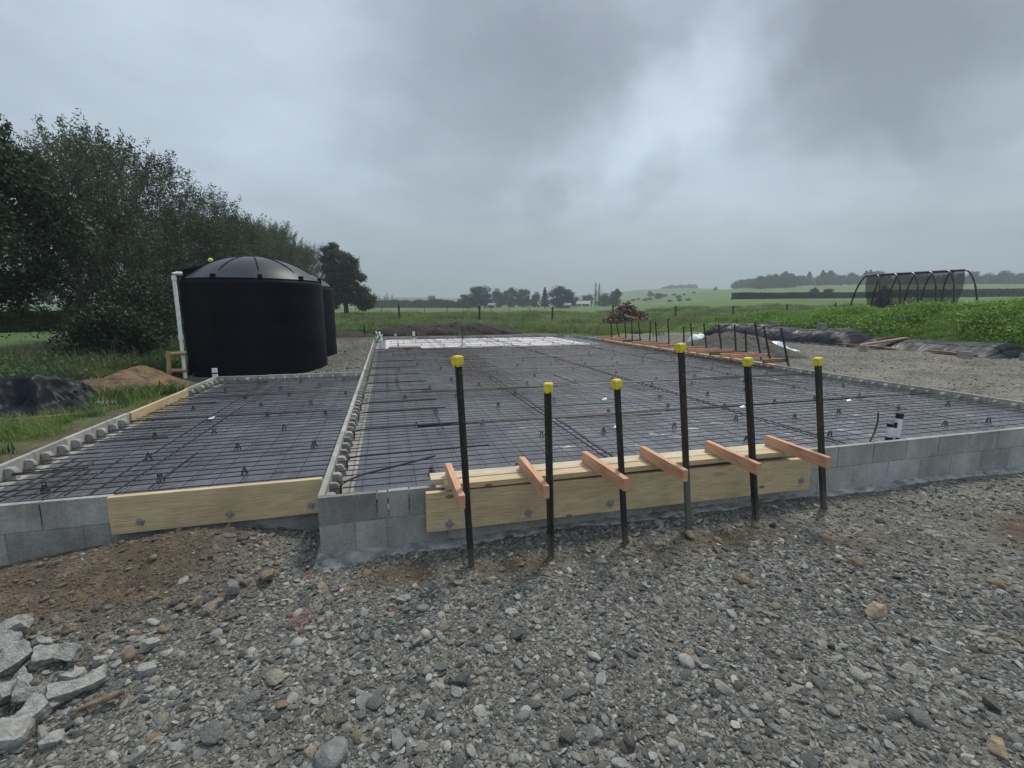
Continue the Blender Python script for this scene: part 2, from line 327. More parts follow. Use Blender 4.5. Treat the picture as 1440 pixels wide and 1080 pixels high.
# ------------------------------------------------------------------ object helpers
def tag(o, label=None, cat=None, group=None, kind=None):
    if label: o['label'] = label
    if cat: o['category'] = cat
    if group: o['group'] = group
    if kind: o['kind'] = kind
    return o
def empty(name, loc=(0, 0, 0), rz=0, label=None, cat=None, group=None):
    o = bpy.data.objects.new(name, None); C.objects.link(o); o.location = loc; o.rotation_euler = (0, 0, rz)
    o.empty_display_size = .1
    return tag(o, label, cat, group)
class MB:
    def __init__(s): s.v = []; s.f = []; s.tn = []; s.tone = 1.0
    def add(s, vs, fs):
        o = len(s.v); s.v += [tuple(p) for p in vs]; s.f += [tuple(i+o for i in f) for f in fs]; s.tn += [s.tone]*len(vs)
        return s
    def box(s, c, d, rot=None):
        x, y, z = (q/2 for q in d); c = Vector(c)
        vs = [Vector((a*x, b_*y, e*z)) for e in (-1, 1) for a, b_ in ((-1, -1), (1, -1), (1, 1), (-1, 1))]
        if rot is not None: vs = [rot @ p for p in vs]
        return s.add([p+c for p in vs], [(3, 2, 1, 0), (4, 5, 6, 7), (0, 1, 5, 4), (1, 2, 6, 5), (2, 3, 7, 6), (3, 0, 4, 7)])
    def box2(s, a, b_): return s.box([(p+q)/2 for p, q in zip(a, b_)], [abs(q-p) for p, q in zip(a, b_)])
    def tube(s, pts, r, n=6, cap=True):
        pts = [Vector(p) for p in pts]; rr = r if isinstance(r, (list, tuple)) else [r]*len(pts)
        rings = []; up = Vector((0, 0, 1))
        for i, p in enumerate(pts):
            t = (pts[min(i+1, len(pts)-1)]-pts[max(i-1, 0)]).normalized()
            a = t.cross(up if abs(t.z) < .95 else Vector((1, 0, 0))).normalized(); b_ = t.cross(a)
            rings.append([p+(a*math.cos(2*math.pi*j/n)+b_*math.sin(2*math.pi*j/n))*rr[i] for j in range(n)])
        vs = [q for r_ in rings for q in r_]; fs = []
        for i in range(len(pts)-1):
            for j in range(n):
                k_ = (j+1) % n; fs.append((i*n+j, i*n+k_, (i+1)*n+k_, (i+1)*n+j))
        if cap: fs += [tuple(range(n-1, -1, -1)), tuple(range((len(pts)-1)*n, len(pts)*n))]
        return s.add(vs, fs)
    def prism(s, poly, z0, z1):
        n = len(poly); vs = [(x, y, z0) for x, y in poly]+[(x, y, z1) for x, y in poly]
        return s.add(vs, [tuple(range(n-1, -1, -1)), tuple(range(n, 2*n))]+[(j, (j+1) % n, n+(j+1) % n, n+j) for j in range(n)])
    def lathe(s, prof, n=48):
        vs = [(r*math.cos(2*math.pi*j/n), r*math.sin(2*math.pi*j/n), z) for r, z in prof for j in range(n)]; fs = []
        for i in range(len(prof)-1):
            for j in range(n):
                k_ = (j+1) % n; fs.append((i*n+j, i*n+k_, (i+1)*n+k_, (i+1)*n+j))
        return s.add(vs, fs)
    def build(s, name, mat, parent=None, smooth=False, bevel=0, world=None):
        me = bpy.data.meshes.new(name); me.from_pydata(s.v, [], s.f); me.materials.append(M[mat] if isinstance(mat, str) else mat)
        ca = me.color_attributes.new('tone', 'FLOAT_COLOR', 'POINT')
        t = np.ones((len(s.v), 4), np.float32); t[:, :3] = np.array(s.tn, np.float32)[:, None]; ca.data.foreach_set('color', t.ravel())
        if smooth:
            me.polygons.foreach_set('use_smooth', [True]*len(me.polygons))
            if smooth != 'all': me.set_sharp_from_angle(angle=R(40))
        o = bpy.data.objects.new(name, me); C.objects.link(o)
        if parent: o.parent = parent
        if world is not None: o.matrix_local = (parent.matrix_basis.inverted() @ world) if parent else world
        if bevel:
            md = o.modifiers.new('bevel', 'BEVEL'); md.width = bevel; md.segments = 2; md.limit_method = 'ANGLE'; md.angle_limit = R(35)
        return o
def npmesh(name, V, Fq, mat, tone=None, smooth=False, attr='tone', parent=None):
    me = bpy.data.meshes.new(name); V = np.ascontiguousarray(V, np.float32); Fq = np.ascontiguousarray(Fq, np.int32)
    k = Fq.shape[1]
    me.vertices.add(len(V)); me.vertices.foreach_set('co', V.ravel())
    me.loops.add(Fq.size); me.loops.foreach_set('vertex_index', Fq.ravel())
    me.polygons.add(len(Fq)); me.polygons.foreach_set('loop_start', np.arange(len(Fq), dtype=np.int32)*k)
    me.polygons.foreach_set('loop_total', np.full(len(Fq), k, np.int32))
    me.update(calc_edges=True); me.validate()
    if smooth: me.polygons.foreach_set('use_smooth', np.ones(len(Fq), bool))
    if tone is not None:
        t = np.ones((len(V), 4), np.float32); tone = np.asarray(tone, np.float32)
        if tone.ndim == 1: t[:, :3] = tone[:, None]
        else: t[:, :3] = tone
        me.color_attributes.new(attr, 'FLOAT_COLOR', 'POINT').data.foreach_set('color', t.ravel())
    me.materials.append(M[mat] if isinstance(mat, str) else mat)
    o = bpy.data.objects.new(name, me); C.objects.link(o)
    if parent: o.parent = parent
    return o
def along(p0, p1, up=Vector((0, 0, 1))):
    p0 = Vector(p0); p1 = Vector(p1); x = (p1-p0).normalized(); y = up.cross(x).normalized(); z = x.cross(y)
    return Matrix(((x.x, y.x, z.x, p0.x), (x.y, y.y, z.y, p0.y), (x.z, y.z, z.z, p0.z), (0, 0, 0, 1))), (p1-p0).length
def board(name, p0, p1, w, h, mat, parent=None, up=Vector((0, 0, 1)), warp=0.0):
    """timber from p0 to p1 along its lower centre line; w across, h along up; sawn with a slight bow"""
    Mx, L = along(p0, p1, up); mb = MB(); n = max(2, int(L/.3)+1); vs = []; fs = []
    ph = random.random()*9
    for i in range(n+1):
        x = L*i/n; dy = warp*math.sin(ph+x*1.9); dz = warp*.6*math.sin(ph*2+x*2.7)
        vs += [(x, -w/2+dy, dz), (x, w/2+dy, dz), (x, w/2+dy, h+dz), (x, -w/2+dy, h+dz)]
    for i in range(n):
        a = i*4
        for j in range(4): fs.append((a+j, a+(j+1) % 4, a+4+(j+1) % 4, a+4+j))
    fs += [(3, 2, 1, 0), (n*4, n*4+1, n*4+2, n*4+3)]
    fs = [tuple(reversed(f)) for f in fs]
    mb.add(vs, fs); return mb.build(name, mat, parent, world=Mx, bevel=.0025)
def copy_tree(o, parent=None):
    c = o.copy(); C.objects.link(c); c.parent = parent
    for ch in [x for x in bpy.data.objects if x.parent == o]: copy_tree(ch, c)
    return c

# ------------------------------------------------------------------ ground sheet
def build_ground():
    rad = np.concatenate([[.05], np.geomspace(.5, 3200, 430)])
    az0 = np.radians(np.arange(-62, 92, .42)); az1 = np.radians(np.arange(92, 298, 3.0)); az = np.concatenate([az0, az1])
    A, Rr = np.meshgrid(az, rad); u = CX+Rr*np.sin(A); v = CY+Rr*np.cos(A); z = H(u, v)
    V = np.stack([u, v, z], -1).reshape(-1, 3); na = len(az); nr = len(rad)
    i, j = np.meshgrid(np.arange(nr-1), np.arange(na), indexing='ij'); j2 = (j+1) % na
    Fq = np.stack([i*na+j, i*na+j2, (i+1)*na+j2, (i+1)*na+j], -1).reshape(-1, 4)[:, ::-1]
    gm, dm, n2 = masks(V[:, 0], V[:, 1])
    o = npmesh('ground', V, Fq, 'ground', np.stack([gm, dm, n2], -1), True, 'mask')
    return tag(o, kind='structure')
build_ground()

# ------------------------------------------------------------------ scattered stuff (instanced points)
hidden = bpy.data.collections.new('prototypes')
def proto_stone(seed, flat, angular, mat):
    bm = bmesh.new(); bmesh.ops.create_icosphere(bm, subdivisions=2, radius=1); rs = random.Random(seed)
    off = Vector((rs.random()*50, rs.random()*50, rs.random()*50))
    planes = [(Vector((rs.gauss(0, 1), rs.gauss(0, 1), rs.gauss(0, .7))).normalized(), rs.uniform(.55, .85)) for _ in range(6)]
    for v_ in bm.verts:
        p = v_.co.copy(); p *= 1+.28*noise.noise(p*1.1+off)+.06*noise.noise(p*3+off)
        for n_, d in planes:
            e = p.dot(n_)-d
            if e > 0: p -= n_*e*angular
        v_.co = Vector((p.x*rs.uniform(.98, 1.02), p.y, p.z*flat))
    k = rs.uniform(.6, .8)
    for v_ in bm.verts: v_.co.y *= k
    me = bpy.data.meshes.new('stone'); bm.to_mesh(me); bm.free(); me.materials.append(M[mat])
    me.polygons.foreach_set('use_smooth', [True]*len(me.polygons)); me.set_sharp_from_angle(angle=R(38))
    o = bpy.data.objects.new('stone', me); return o
def proto_tuft(seed, mat, nb, h, spread, bend, wid):
    rs = random.Random(seed); vs = []; fs = []; tn = []
    for _ in range(nb):
        a = rs.random()*6.283; r = spread*math.sqrt(rs.random()); x, y = r*math.cos(a), r*math.sin(a)
        hh = h*rs.uniform(.45, 1); b = bend*rs.uniform(.2, 1)*hh; d = rs.random()*6.283; w = wid*rs.uniform(.6, 1.2)
        px, py = math.cos(d+1.57)*w, math.sin(d+1.57)*w; o = len(vs); t = rs.random()
        for q in (0, .55, 1):
            cx = x+math.cos(d)*b*q*q; cy = y+math.sin(d)*b*q*q; cz = hh*(q-.12*q*q); k = 1-q*.85
            vs += [(cx-px*k, cy-py*k, cz-.03), (cx+px*k, cy+py*k, cz-.03)]; tn += [t, t]
        fs += [(o, o+1, o+3, o+2), (o+2, o+3, o+5, o+4)]
    o = npmesh('tuft', np.array(vs), np.array(fs), mat, np.array(tn)); C.objects.unlink(o); return o
def leaf_quads(pos, size, rs, droop=.2, aspect=2.0):
    n = len(pos); d = rs.normal(size=(n, 3)); d[:, 2] -= droop; d /= np.linalg.norm(d, axis=1)[:, None]
    e = rs.normal(size=(n, 3)); e -= (e*d).sum(1)[:, None]*d; e /= np.linalg.norm(e, axis=1)[:, None]
    s = (size*rs.uniform(.6, 1.3, n))[:, None] if np.isscalar(size) else size[:, None]
    a = pos-d*s*.5; b = pos+e*s*.5/aspect; c = pos+d*s*.5; dd = pos-e*s*.5/aspect
    V = np.stack([a, b, c, dd], 1).reshape(-1, 3); Fq = np.arange(n*4).reshape(-1, 4); return V, Fq
def proto_weed(seed, mat, n, h, w, leaf):
    rs = np.random.default_rng(seed)
    p = rs.normal(size=(n, 3))*[w*.5, w*.5, 0]; p[:, 2] = h*rs.random(n)**.7*(1-np.clip(np.hypot(p[:, 0], p[:, 1])/w*.5, 0, .7))
    V, Fq = leaf_quads(p, leaf, rs, .1, 1.5); t = np.repeat(np.clip(rs.random(n), 0, 1), 4)
    o = npmesh('weed', V, Fq, mat, t); C.objects.unlink(o); return o
def scatter(name, protos, pts, rot, scl, idx, label, cat):
    col = bpy.data.collections.new(name+'_kinds')
    for i, p in enumerate(protos): p.name = '%s_kind_%02d' % (name, i); col.objects.link(p)
    me = bpy.data.meshes.new(name); me.vertices.add(len(pts)); me.vertices.foreach_set('co', np.ascontiguousarray(pts, np.float32).ravel())
    me.attributes.new('rot', 'FLOAT_VECTOR', 'POINT').data.foreach_set('vector', np.ascontiguousarray(rot, np.float32).ravel())
    me.attributes.new('scl', 'FLOAT_VECTOR', 'POINT').data.foreach_set('vector', np.ascontiguousarray(scl, np.float32).ravel())
    me.attributes.new('idx', 'INT', 'POINT').data.foreach_set('value', np.ascontiguousarray(idx, np.int32))
    o = bpy.data.objects.new(name, me); C.objects.link(o)
    ng = bpy.data.node_groups.new(name, 'GeometryNodeTree')
    ng.interface.new_socket('Geometry', in_out='INPUT', socket_type='NodeSocketGeometry')
    ng.interface.new_socket('Geometry', in_out='OUTPUT', socket_type='NodeSocketGeometry')
    gi = ng.nodes.new('NodeGroupInput'); go = ng.nodes.new('NodeGroupOutput'); ip = ng.nodes.new('GeometryNodeInstanceOnPoints')
    ci = ng.nodes.new('GeometryNodeCollectionInfo'); ci.inputs['Collection'].default_value = col
    ci.inputs['Separate Children'].default_value = True; ci.inputs['Reset Children'].default_value = True
    def na(nm, t):
        x = ng.nodes.new('GeometryNodeInputNamedAttribute'); x.data_type = t; x.inputs[0].default_value = nm
        return [q for q in x.outputs if q.enabled and q.name == 'Attribute'][0]
    L = ng.links.new
    L(gi.outputs[0], ip.inputs['Points']); L(ci.outputs[0], ip.inputs['Instance']); ip.inputs['Pick Instance'].default_value = True
    L(na('idx', 'INT'), ip.inputs['Instance Index']); L(na('rot', 'FLOAT_VECTOR'), ip.inputs['Rotation']); L(na('scl', 'FLOAT_VECTOR'), ip.inputs['Scale'])
    L(ip.outputs[0], go.inputs[0])
    md = o.modifiers.new('scatter', 'NODES'); md.node_group = ng
    return tag(o, label, cat, kind='stuff')
def wedge(n, r0, r1, a0, a1, p=0.0):
    a = np.radians(RNG.uniform(a0, a1, n)); t = RNG.random(n)
    r = np.exp(np.log(r0)+t*np.log(r1/r0)) if p else np.sqrt(r0*r0+t*(r1*r1-r0*r0))
    return CX+r*np.sin(a), CY+r*np.cos(a), r
def build_gravel():
    protos = [proto_stone(20+i, random.uniform(.34, .62), .95 if i % 3 else .45, 'stones') for i in range(9)]
    protos += [proto_stone(60+i, .5, .6, 'brownstones') for i in range(3)]
    U, Vv, S = [], [], []
    def put(u, v, s): U.append(u); Vv.append(v); S.append(s)
    a0, a1 = -45, 76
    u, v, r = wedge(42000, 1.15, 4.0, a0, a1); put(u, v, RNG.lognormal(math.log(.0088), .50, len(u)))
    u, v, r = wedge(60000, 1.15, 3.2, a0, a1); put(u, v, RNG.lognormal(math.log(.0050), .35, len(u)))
    u, v, r = wedge(36000, 3.2, 5.8, a0, a1); put(u, v, RNG.lognormal(math.log(.0085), .45, len(u)))
    u, v, r = wedge(16000, 5.6, 9, 30, 78); put(u, v, RNG.lognormal(math.log(.013), .4, len(u)))
    # a loose spread of larger cobbles, more to the left
    u, v, r = wedge(2200, 1.2, 4.2, a0, a1); keep = RNG.random(len(u)) < (.35+.65*(u < .8)); put(u[keep], v[keep], RNG.lognormal(math.log(.0185), .3, keep.sum()))
    # apron beyond the slab, ground round the tanks
    u = RNG.uniform(8.95, 17.4, 26000); v = RNG.uniform(.8, 17, 26000); put(u, v, RNG.lognormal(math.log(.010), .42, len(u)))
    u = RNG.uniform(-4.6, -.02, 5000); v = RNG.uniform(6.5, 18, 5000); put(u, v, RNG.lognormal(math.log(.016), .4, len(u)))
    u = RNG.uniform(-5.5, -2.75, 3500); v = RNG.uniform(1, 8, 3500); put(u, v, RNG.lognormal(math.log(.011), .4, len(u)))
    u = np.concatenate(U); v = np.concatenate(Vv); s = np.clip(np.concatenate(S), .003, .055)
    gm, dm, _ = masks(u, v)
    patch = fbm(u*1.4, v*1.4, 77)
    out = ~(((u > -.02) & (u < 8.9) & (v > -.015) & (v < 17.3)) | ((u > -2.68) & (u < .02) & (v > .37) & (v < 6.45)))
    keep = out & (gm > RNG.random(len(u))*.8) & (RNG.random(len(u)) > np.clip(dm*1.15, 0, .9)*(.4+.6*(s > .009))-.02) & ((s > .009) | (patch > .36) | (RNG.random(len(u)) < .5))
    # clean strip of concrete next to the wall foot
    keep &= ~((v > -.12) & (v < 0) & (u > -.05) & (RNG.random(len(u)) < .8))
    u, v, s, dm = u[keep], v[keep], s[keep], dm[keep]; n = len(u)
    z = H(u, v)+s*RNG.uniform(-.05, .38, n)
    rot = np.stack([RNG.normal(0, .28, n), RNG.normal(0, .28, n), RNG.random(n)*6.283], -1)
    scl = s[:, None]*RNG.uniform(.75, 1.35, (n, 3))
    idx = RNG.integers(0, 9, n); br = RNG.random(n) < np.clip(dm*1.3+.02, 0, .9); idx[br] = RNG.integers(9, 12, br.sum())
    scatter('gravel', protos, np.stack([u, v, z], -1), rot, scl, idx, 'loose grey river gravel spread over the yard around the slab', 'gravel')
build_gravel()

def build_grass():
    pr = [proto_tuft(i, 'grass', 34, .30, .16, .55, .006) for i in range(3)]+[proto_tuft(9, 'grass_dry', 26, .38, .14, .5, .005), proto_tuft(10, 'grass_dark', 34, .30, .2, .6, .009)]
    u, v, r = wedge(60000, 9, 95, -50, 66, 1)
    u2, v2, r2 = wedge(9000, 6, 24, -46, -12); 
    u = np.concatenate([u, u2]); v = np.concatenate([v, v2]); r = np.concatenate([r, r2])
    gm, dm, _ = masks(u, v); pt = fbm(u*.25, v*.25, 90); pt2 = fbm(u*1.1, v*1.1, 91)
    lawn = (u < -8.8)
    keep = (gm < .45+(pt2-.5)) & (dm < .6) & (v > .6) & ~((u > -2.8) & (u < 9.1) & (v < 17.6)) & ~((u > 9) & (u < 16.6) & (v < 15.5))
    keep &= ~(lawn & (r < 60) & (v < 60)) 
    keep &= ~((u < -2.6) & (v < 5.2) & (pt2 < .40))
    u, v, r, pt, pt2 = u[keep], v[keep], r[keep], pt[keep], pt2[keep]; n = len(u)
    sc = (.55+1.0*ss(pt, .4, .7))*(.8+r/70)*RNG.uniform(.6, 1.25, n); sc[(u < -2.6) & (v < 8)] *= .62
    sc = np.where((r < 30) & (v < 22) & (u > 8), sc*.7, sc)
    idx = np.where(RNG.random(n) < .16+.5*ss(pt2, .5, .62)*(v < 60), 3, RNG.integers(0, 3, n)); idx = np.where(RNG.random(n) < .12+.3*(pt > .58), 4, idx)
    rot = np.stack([RNG.normal(0, .12, n), RNG.normal(0, .12, n), RNG.random(n)*6.283], -1)
    scatter('grass', pr, np.stack([u, v, H(u, v)], -1), rot, np.repeat(sc[:, None], 3, 1)*np.array([1.3, 1.3, .85]), idx, 'rough green and straw coloured grass growing over the paddock beyond the slab', 'grass')
build_grass()
def build_weeds():
    pr = [proto_weed(i, 'leaf_weed', 90, .5, .5, .085) for i in range(3)]+[proto_tuft(33, 'grass', 40, .6, .25, .5, .009), proto_tuft(34, 'grass_dry', 14, .75, .2, .3, .006)]
    n = 15000; t = RNG.random(n)**.8
    v = -3+t*34; u = 17.9+RNG.random(n)*6.5+np.maximum(0, v-14)*.35
    k = RNG.random(n) > ss(v, 18, 33)*.6; u, v = u[k], v[k]; n = len(u)
    pt = fbm(u*.7, v*.7, 55)
    sc = (.45+.65*ss(pt, .35, .65))*RNG.uniform(.6, 1.15, n)*(1-.35*ss(v, 16, 30))*(.55+.45*ss(u, 17.9, 19.0))
    idx = np.where(RNG.random(n) < .68, RNG.integers(0, 3, n), 3); idx = np.where(RNG.random(n) < .05, 4, idx)
    rot = np.stack([RNG.normal(0, .2, n), RNG.normal(0, .2, n), RNG.random(n)*6.283], -1)
    scatter('weeds', pr, np.stack([u, v, H(u, v)-.03], -1), rot, np.repeat(sc[:, None], 3, 1), idx, 'dense bright green weeds covering the earth bank behind the covered timber stack', 'weeds')
    pr2 = [proto_weed(40+i, 'grass_dark', 80, .4, .5, .06) for i in range(2)]+[proto_tuft(43, 'grass_dark', 46, .5, .25, .6, .008), proto_tuft(44, 'grass_dry', 22, .65, .2, .4, .005)]
    n = 5200; u = RNG.uniform(-13, -4.1, n); v = RNG.uniform(5.0, 15, n)
    pt = fbm(u*.6, v*.6, 66); gm, dm, _ = masks(u, v)
    k = (dm < .3) & (gm < .4) & ((v-5.5) > (-u-4)*.15) & ~((u < -9.6+(pt-.5)*3) & (v < 60)) & (np.hypot(u+4.2, v-4.4) > 1.2); u, v, pt = u[k], v[k], pt[k]; n = len(u)
    sc = (.45+1.0*ss(pt, .35, .65))*RNG.uniform(.5, 1.15, n)
    idx = np.where(RNG.random(n) < .5, RNG.integers(0, 2, n), 2); idx = np.where((RNG.random(n) < .1) | ((pt > .62) & (RNG.random(n) < .4)), 3, idx)
    rot = np.stack([RNG.normal(0, .2, n), RNG.normal(0, .2, n), RNG.random(n)*6.283], -1)
    scatter('undergrowth', pr2, np.stack([u, v, H(u, v)-.03], -1), rot, np.repeat(sc[:, None], 3, 1), idx, 'dark rank weeds and dry stalks between the dirt pile and the willow row', 'weeds')
build_weeds()

# ------------------------------------------------------------------ concrete block walls
def tonev(): return random.uniform(.80, 1.12)
def front_wall():
    mb = MB(); J = [0, .39, .465, .61]+[1.091+.428*i for i in range(19)]; J = [j for j in J if j < 8.85]+[8.85]
    gap = .004
    for a, b in zip(J[:-1], J[1:]):
        mb.tone = .62 if a == 0 else tonev()
        mb.box2((a+gap, 0, -.197), (b-gap, .045, 0+random.uniform(-.002, .002)))
    J2 = [0, .235]+[.45+.428*i for i in range(20)]; J2 = [j for j in J2 if j < 8.85]+[8.85]
    for a, b in zip(J2[:-1], J2[1:]):
        mb.tone = tonev()*1.03; mb.box2((a+gap, .001, -.50), (b-gap, .045, -.205))
    mb.tone = .75; mb.box2((0.004, .004, -.49), (8.846, .19, -.15))      # mortar and core fill
    x = .2
    while x < 8.6:                                                         # webs of the open blocks inside the face
        mb.tone = tonev(); mb.box2((x-.016, .046, -.149), (x+.016, .15, -.045)); x += .214
    return tag(mb.build('block_wall', 'block', bevel=.003), 'long two course grey concrete block wall along the front of the main slab', 'block wall')
front_wall()
def left_front_wall():
    mb = MB(); gap = .004; J = [-2.62, -2.16, -1.735, -1.31]
    J = [-2.62, -2.195, -1.77, -1.36, -.93, -.5, -.004]
    for a, b in zip(J[:-1], J[1:]):
        mb.tone = tonev(); mb.box2((a+gap, .41, -.197), (b-gap, .455, -.03 if a > -1.4 else 0))
    J = [-2.62, -2.4, -1.98, -1.55, -1.12, -.69, -.004]
    for a, b in zip(J[:-1], J[1:]):
        mb.tone = tonev(); mb.box2((a+gap, .411, -.50), (b-gap, .455, -.205))
    mb.tone = .75; mb.box2((-2.615, .414, -.49), (-.006, .60, -.15))
    return tag(mb.build('block_wall', 'block', bevel=.003), 'low grey block wall at the front of the small slab, half hidden by a pale board', 'block wall')
left_front_wall()
def rebate_wall(name, x0, y0, ang, L, label, web=.214, ext=-.46):
    """wall whose outer shell rises to the top; its inner side shows cut webs; local x along, y inward"""
    mb = MB(); x = 0
    while x < L-.01:
        e = min(x+.428, L); mb.tone = tonev()*1.15; mb.box2((x+.003, 0, -.2), (e-.003, .042, random.uniform(-.002, .003))); x = e
    mb.tone = .9; mb.box2((0.004, .003, ext), (L-.004, .2, -.135))
    x = .1; k = 0
    while x < L-.05:                       # rounded web stubs
        mb.tone = tonev(); t = .017 if k % 2 else .030; d = .125 if k % 2 else .115; vs = []; fs = []
        prof = [(.043, -.035), (.08, -.032), (.098, -.04), (.112, -.065), (d, -.11), (d, -.14), (.043, -.14)]
        n = len(prof)
        vs = [(x-t*(1-.25*(i in (3, 4))), py, pz) for i, (py, pz) in enumerate(prof)]+[(x+t*(1-.25*(i in (3, 4))), py, pz) for i, (py, pz) in enumerate(prof)]
        fs = [tuple(range(n)), tuple(range(2*n-1, n-1, -1))]+[(j, n+j, n+(j+1) % n, (j+1) % n) for j in range(n)]
        mb.add(vs, fs); x += web; k += 1
    mb.tone = .95; mb.box2((.004, .185, -.134), (L-.004, .215, -.098))     # low inner lip
    o = mb.build(name, 'shell', bevel=.003); o.location = (x0, y0, 0); o.rotation_euler = (0, 0, ang); return tag(o, label, 'block wall')
# inward direction is local +y
def rebate(name, p0, p1, label):
    p0 = Vector(p0); p1 = Vector(p1); d = p1-p0
    return rebate_wall(name, p0.x, p0.y, math.atan2(d.y, d.x), d.length, label)
rebate('block_wall', (.0, 17.2), (.0, .046), 'dividing block wall with cut open webs running back between the two slabs') if False else None
def mirror_wall(x, y0, y1, label):
    # runs along +v with webs towards +u
    o = rebate_wall('block_wall', 0, 0, 0, y1-y0, label)
    o.matrix_basis = Matrix(((0, 1, 0, x), (1, 0, 0, y0), (0, 0, 1, 0), (0, 0, 0, 1)))
    o.data.flip_normals(); return o
mirror_wall(0.0, .05, 17.2, 'dividing block wall with cut open webs between the small and the main slab')
mirror_wall(-2.62, .46, 3.35, 'pale rimmed block wall on the outer side of the small slab, nearest the black plastic heap')
mirror_wall(-2.62, 5.05, 6.37, 'short rebated block wall ending at the white capped pipe by the tank')
board('formwork_board', (-2.575, 3.352, -.20), (-2.575, 5.048, -.20), .045, .20, 'pine').name = 'formwork_board'
tag(bpy.data.objects['formwork_board'], 'pale pine edge board in the outer wall of the small slab by the dirt pile', 'board')
rebate('block_wall', (-2.57, 6.42), (0.0, 6.42), '').scale = (1, -1, 1)
for o in bpy.data.objects:
    if o.name.startswith('block_wall') and o.get('label') == '': o['label'] = 'short block wall closing the far end of the small slab below the big tank'; o.data.flip_normals()
rebate('block_wall', (8.87, .05), (8.87, 17.2), 'rebated block wall along the gravel apron side of the main slab')
rebate('block_wall', (8.66, 17.32), (.22, 17.32), 'rebated block wall at the far end of the main slab before the soil mound')

def footing():
    # rough strip of spilled footing concrete along the wall foot
    n = 260; m = 12; us = np.linspace(-.02, 8.9, n); V = []
    for i, u in enumerate(us):
        w = .0+.11*vn(np.array([u*2.2]), np.array([.3]), 5)[0]+(.07 if u < .35 else 0)+.05*vn(np.array([u*9]), np.array([1.3]), 6)[0]
        for j in range(m):
            t = j/(m-1); v = .03-t*(w+.04)
            if u < 0: v = .2-t*(.26+w)
            hz = h1(u, v)+.022*(1-t**1.6)+.02*(noise.noise(Vector((u*16, v*16, 0))))-.03*(t > .93)
            if u < -.2: hz -= .04
            V.append((u, v, hz))
    Fq = [(i*m+j, i*m+j+1, (i+1)*m+j+1, (i+1)*m+j) for i in range(n-1) for j in range(m-1)]
    o = npmesh('concrete_footing', np.array(V), np.array(Fq), 'footing', smooth=True)
    tag(o, 'rough spilled strip of footing concrete along the foot of the front block wall', 'footing')
footing()

# ------------------------------------------------------------------ membranes
def sheet(name, x0, y0, x1, y1, z, mat, label, amp=.004, step=.1):
    nx = max(2, int((x1-x0)/step)); ny = max(2, int((y1-y0)/step))
    X, Y = np.meshgrid(np.linspace(x0, x1, nx+1), np.linspace(y0, y1, ny+1)); 
    n = fbm(X*2.2, Y*2.2, 61)-.5; rd = 1-np.abs(2*fbm(X*1.1+3, Y*1.1, 62)-1)
    Z = z+amp*n*2+amp*1.6*ss(rd, .93, 1.0); V = np.stack([X, Y, Z], -1).reshape(-1, 3)
    i, j = np.meshgrid(np.arange(ny), np.arange(nx), indexing='ij'); w = nx+1
    Fq = np.stack([i*w+j, i*w+j+1, (i+1)*w+j+1, (i+1)*w+j], -1).reshape(-1, 4)
    return tag(npmesh(name, V, Fq, mat, smooth=True), label, 'plastic sheet')
sheet('damp_proof_membrane', .2, .15, 8.68, 17.12, -.118, 'membrane', 'large dark polythene membrane under the reinforcing of the main slab', .004, .06)
sheet('damp_proof_membrane', -2.42, .6, -.005, 6.25, -.118, 'membrane', 'smaller dark polythene membrane under the reinforcing of the small slab', .004, .05)
sheet('white_membrane', .45, 12.35, 7.9, 17.05, -.098, 'white_sheet', 'white plastic sheeting over the far end of the main slab', .004, .15)

def bars(name, x0, y0, x1, y1, dx, dy, r, z, mat, label, seg=.6, extra=()):
    """one tied mat of bars, each bar slightly wavy"""
    V = []; Fq = []
    def bar(a, b, rad):
        a = np.array(a); b = np.array(b); L = np.linalg.norm(b-a); n = max(1, int(L/seg)); t = np.linspace(0, 1, n+1)[:, None]
        p = a+(b-a)*t; d = (b-a)/L; s = np.array([-d[1], d[0], 0])
        p = p+s*RNG.normal(0, .004, (n+1, 1)); p[:, 2] += RNG.normal(0, .003, n+1)
        ring = [s*rad+[0, 0, -rad*.8], s*-rad+[0, 0, -rad*.8], np.array([0, 0, rad*1.1])]
        o = len(V)
        for q in p:
            for w in ring: V.append(q+w)
        for i in range(n):
            for j in range(3): Fq.append((o+i*3+j, o+i*3+(j+1) % 3, o+(i+1)*3+(j+1) % 3, o+(i+1)*3+j))
    x = x0+.02
    while x < x1: bar((x, y0, z), (x+random.uniform(-.01, .01), y1, z), r*.55); x += dx
    y = y0+.02
    while y < y1: bar((x0, y, z+2*r), (x1, y+random.uniform(-.012, .012), z+2*r), r*1.05); y += dy*random.uniform(.96, 1.04)
    for a, b, rad in extra: bar(a, b, rad)
    return tag(npmesh(name, np.array(V), np.array(Fq), mat), label, 'steel mesh')
ex = []
for y in (1.95, 4.1, 4.17, 6.4, 8.6, 8.66, 10.7):       # laps between sheets
    ex += [((.2+random.uniform(0, 2), y, -.045), (8.6, y+random.uniform(-.05, .05), -.045), .0075)]
    for k in range(3): a = random.uniform(.3, 6); ex.append(((a, y+.07*k-.1, -.048), (a+random.uniform(1, 2.6), y+.07*k-.1+random.uniform(-.03, .03), -.048), .006))
for x in (2.35, 2.42, 4.75, 4.83, 7.1): 
    ex += [((x, .2, -.048), (x+random.uniform(-.04, .04), 16.9, -.048), .006)]
for k in range(34):
    x = random.uniform(.4, 8.2); y = random.uniform(.3, 15); L = random.uniform(.5, 1.6)
    if random.random() < .65: ex.append(((x, y, -.04), (min(8.6, x+L), y+random.uniform(-.04, .04), -.04), .006))
    else: ex.append(((x, y, -.04), (x+random.uniform(-.04, .04), y+L, -.04), .006))
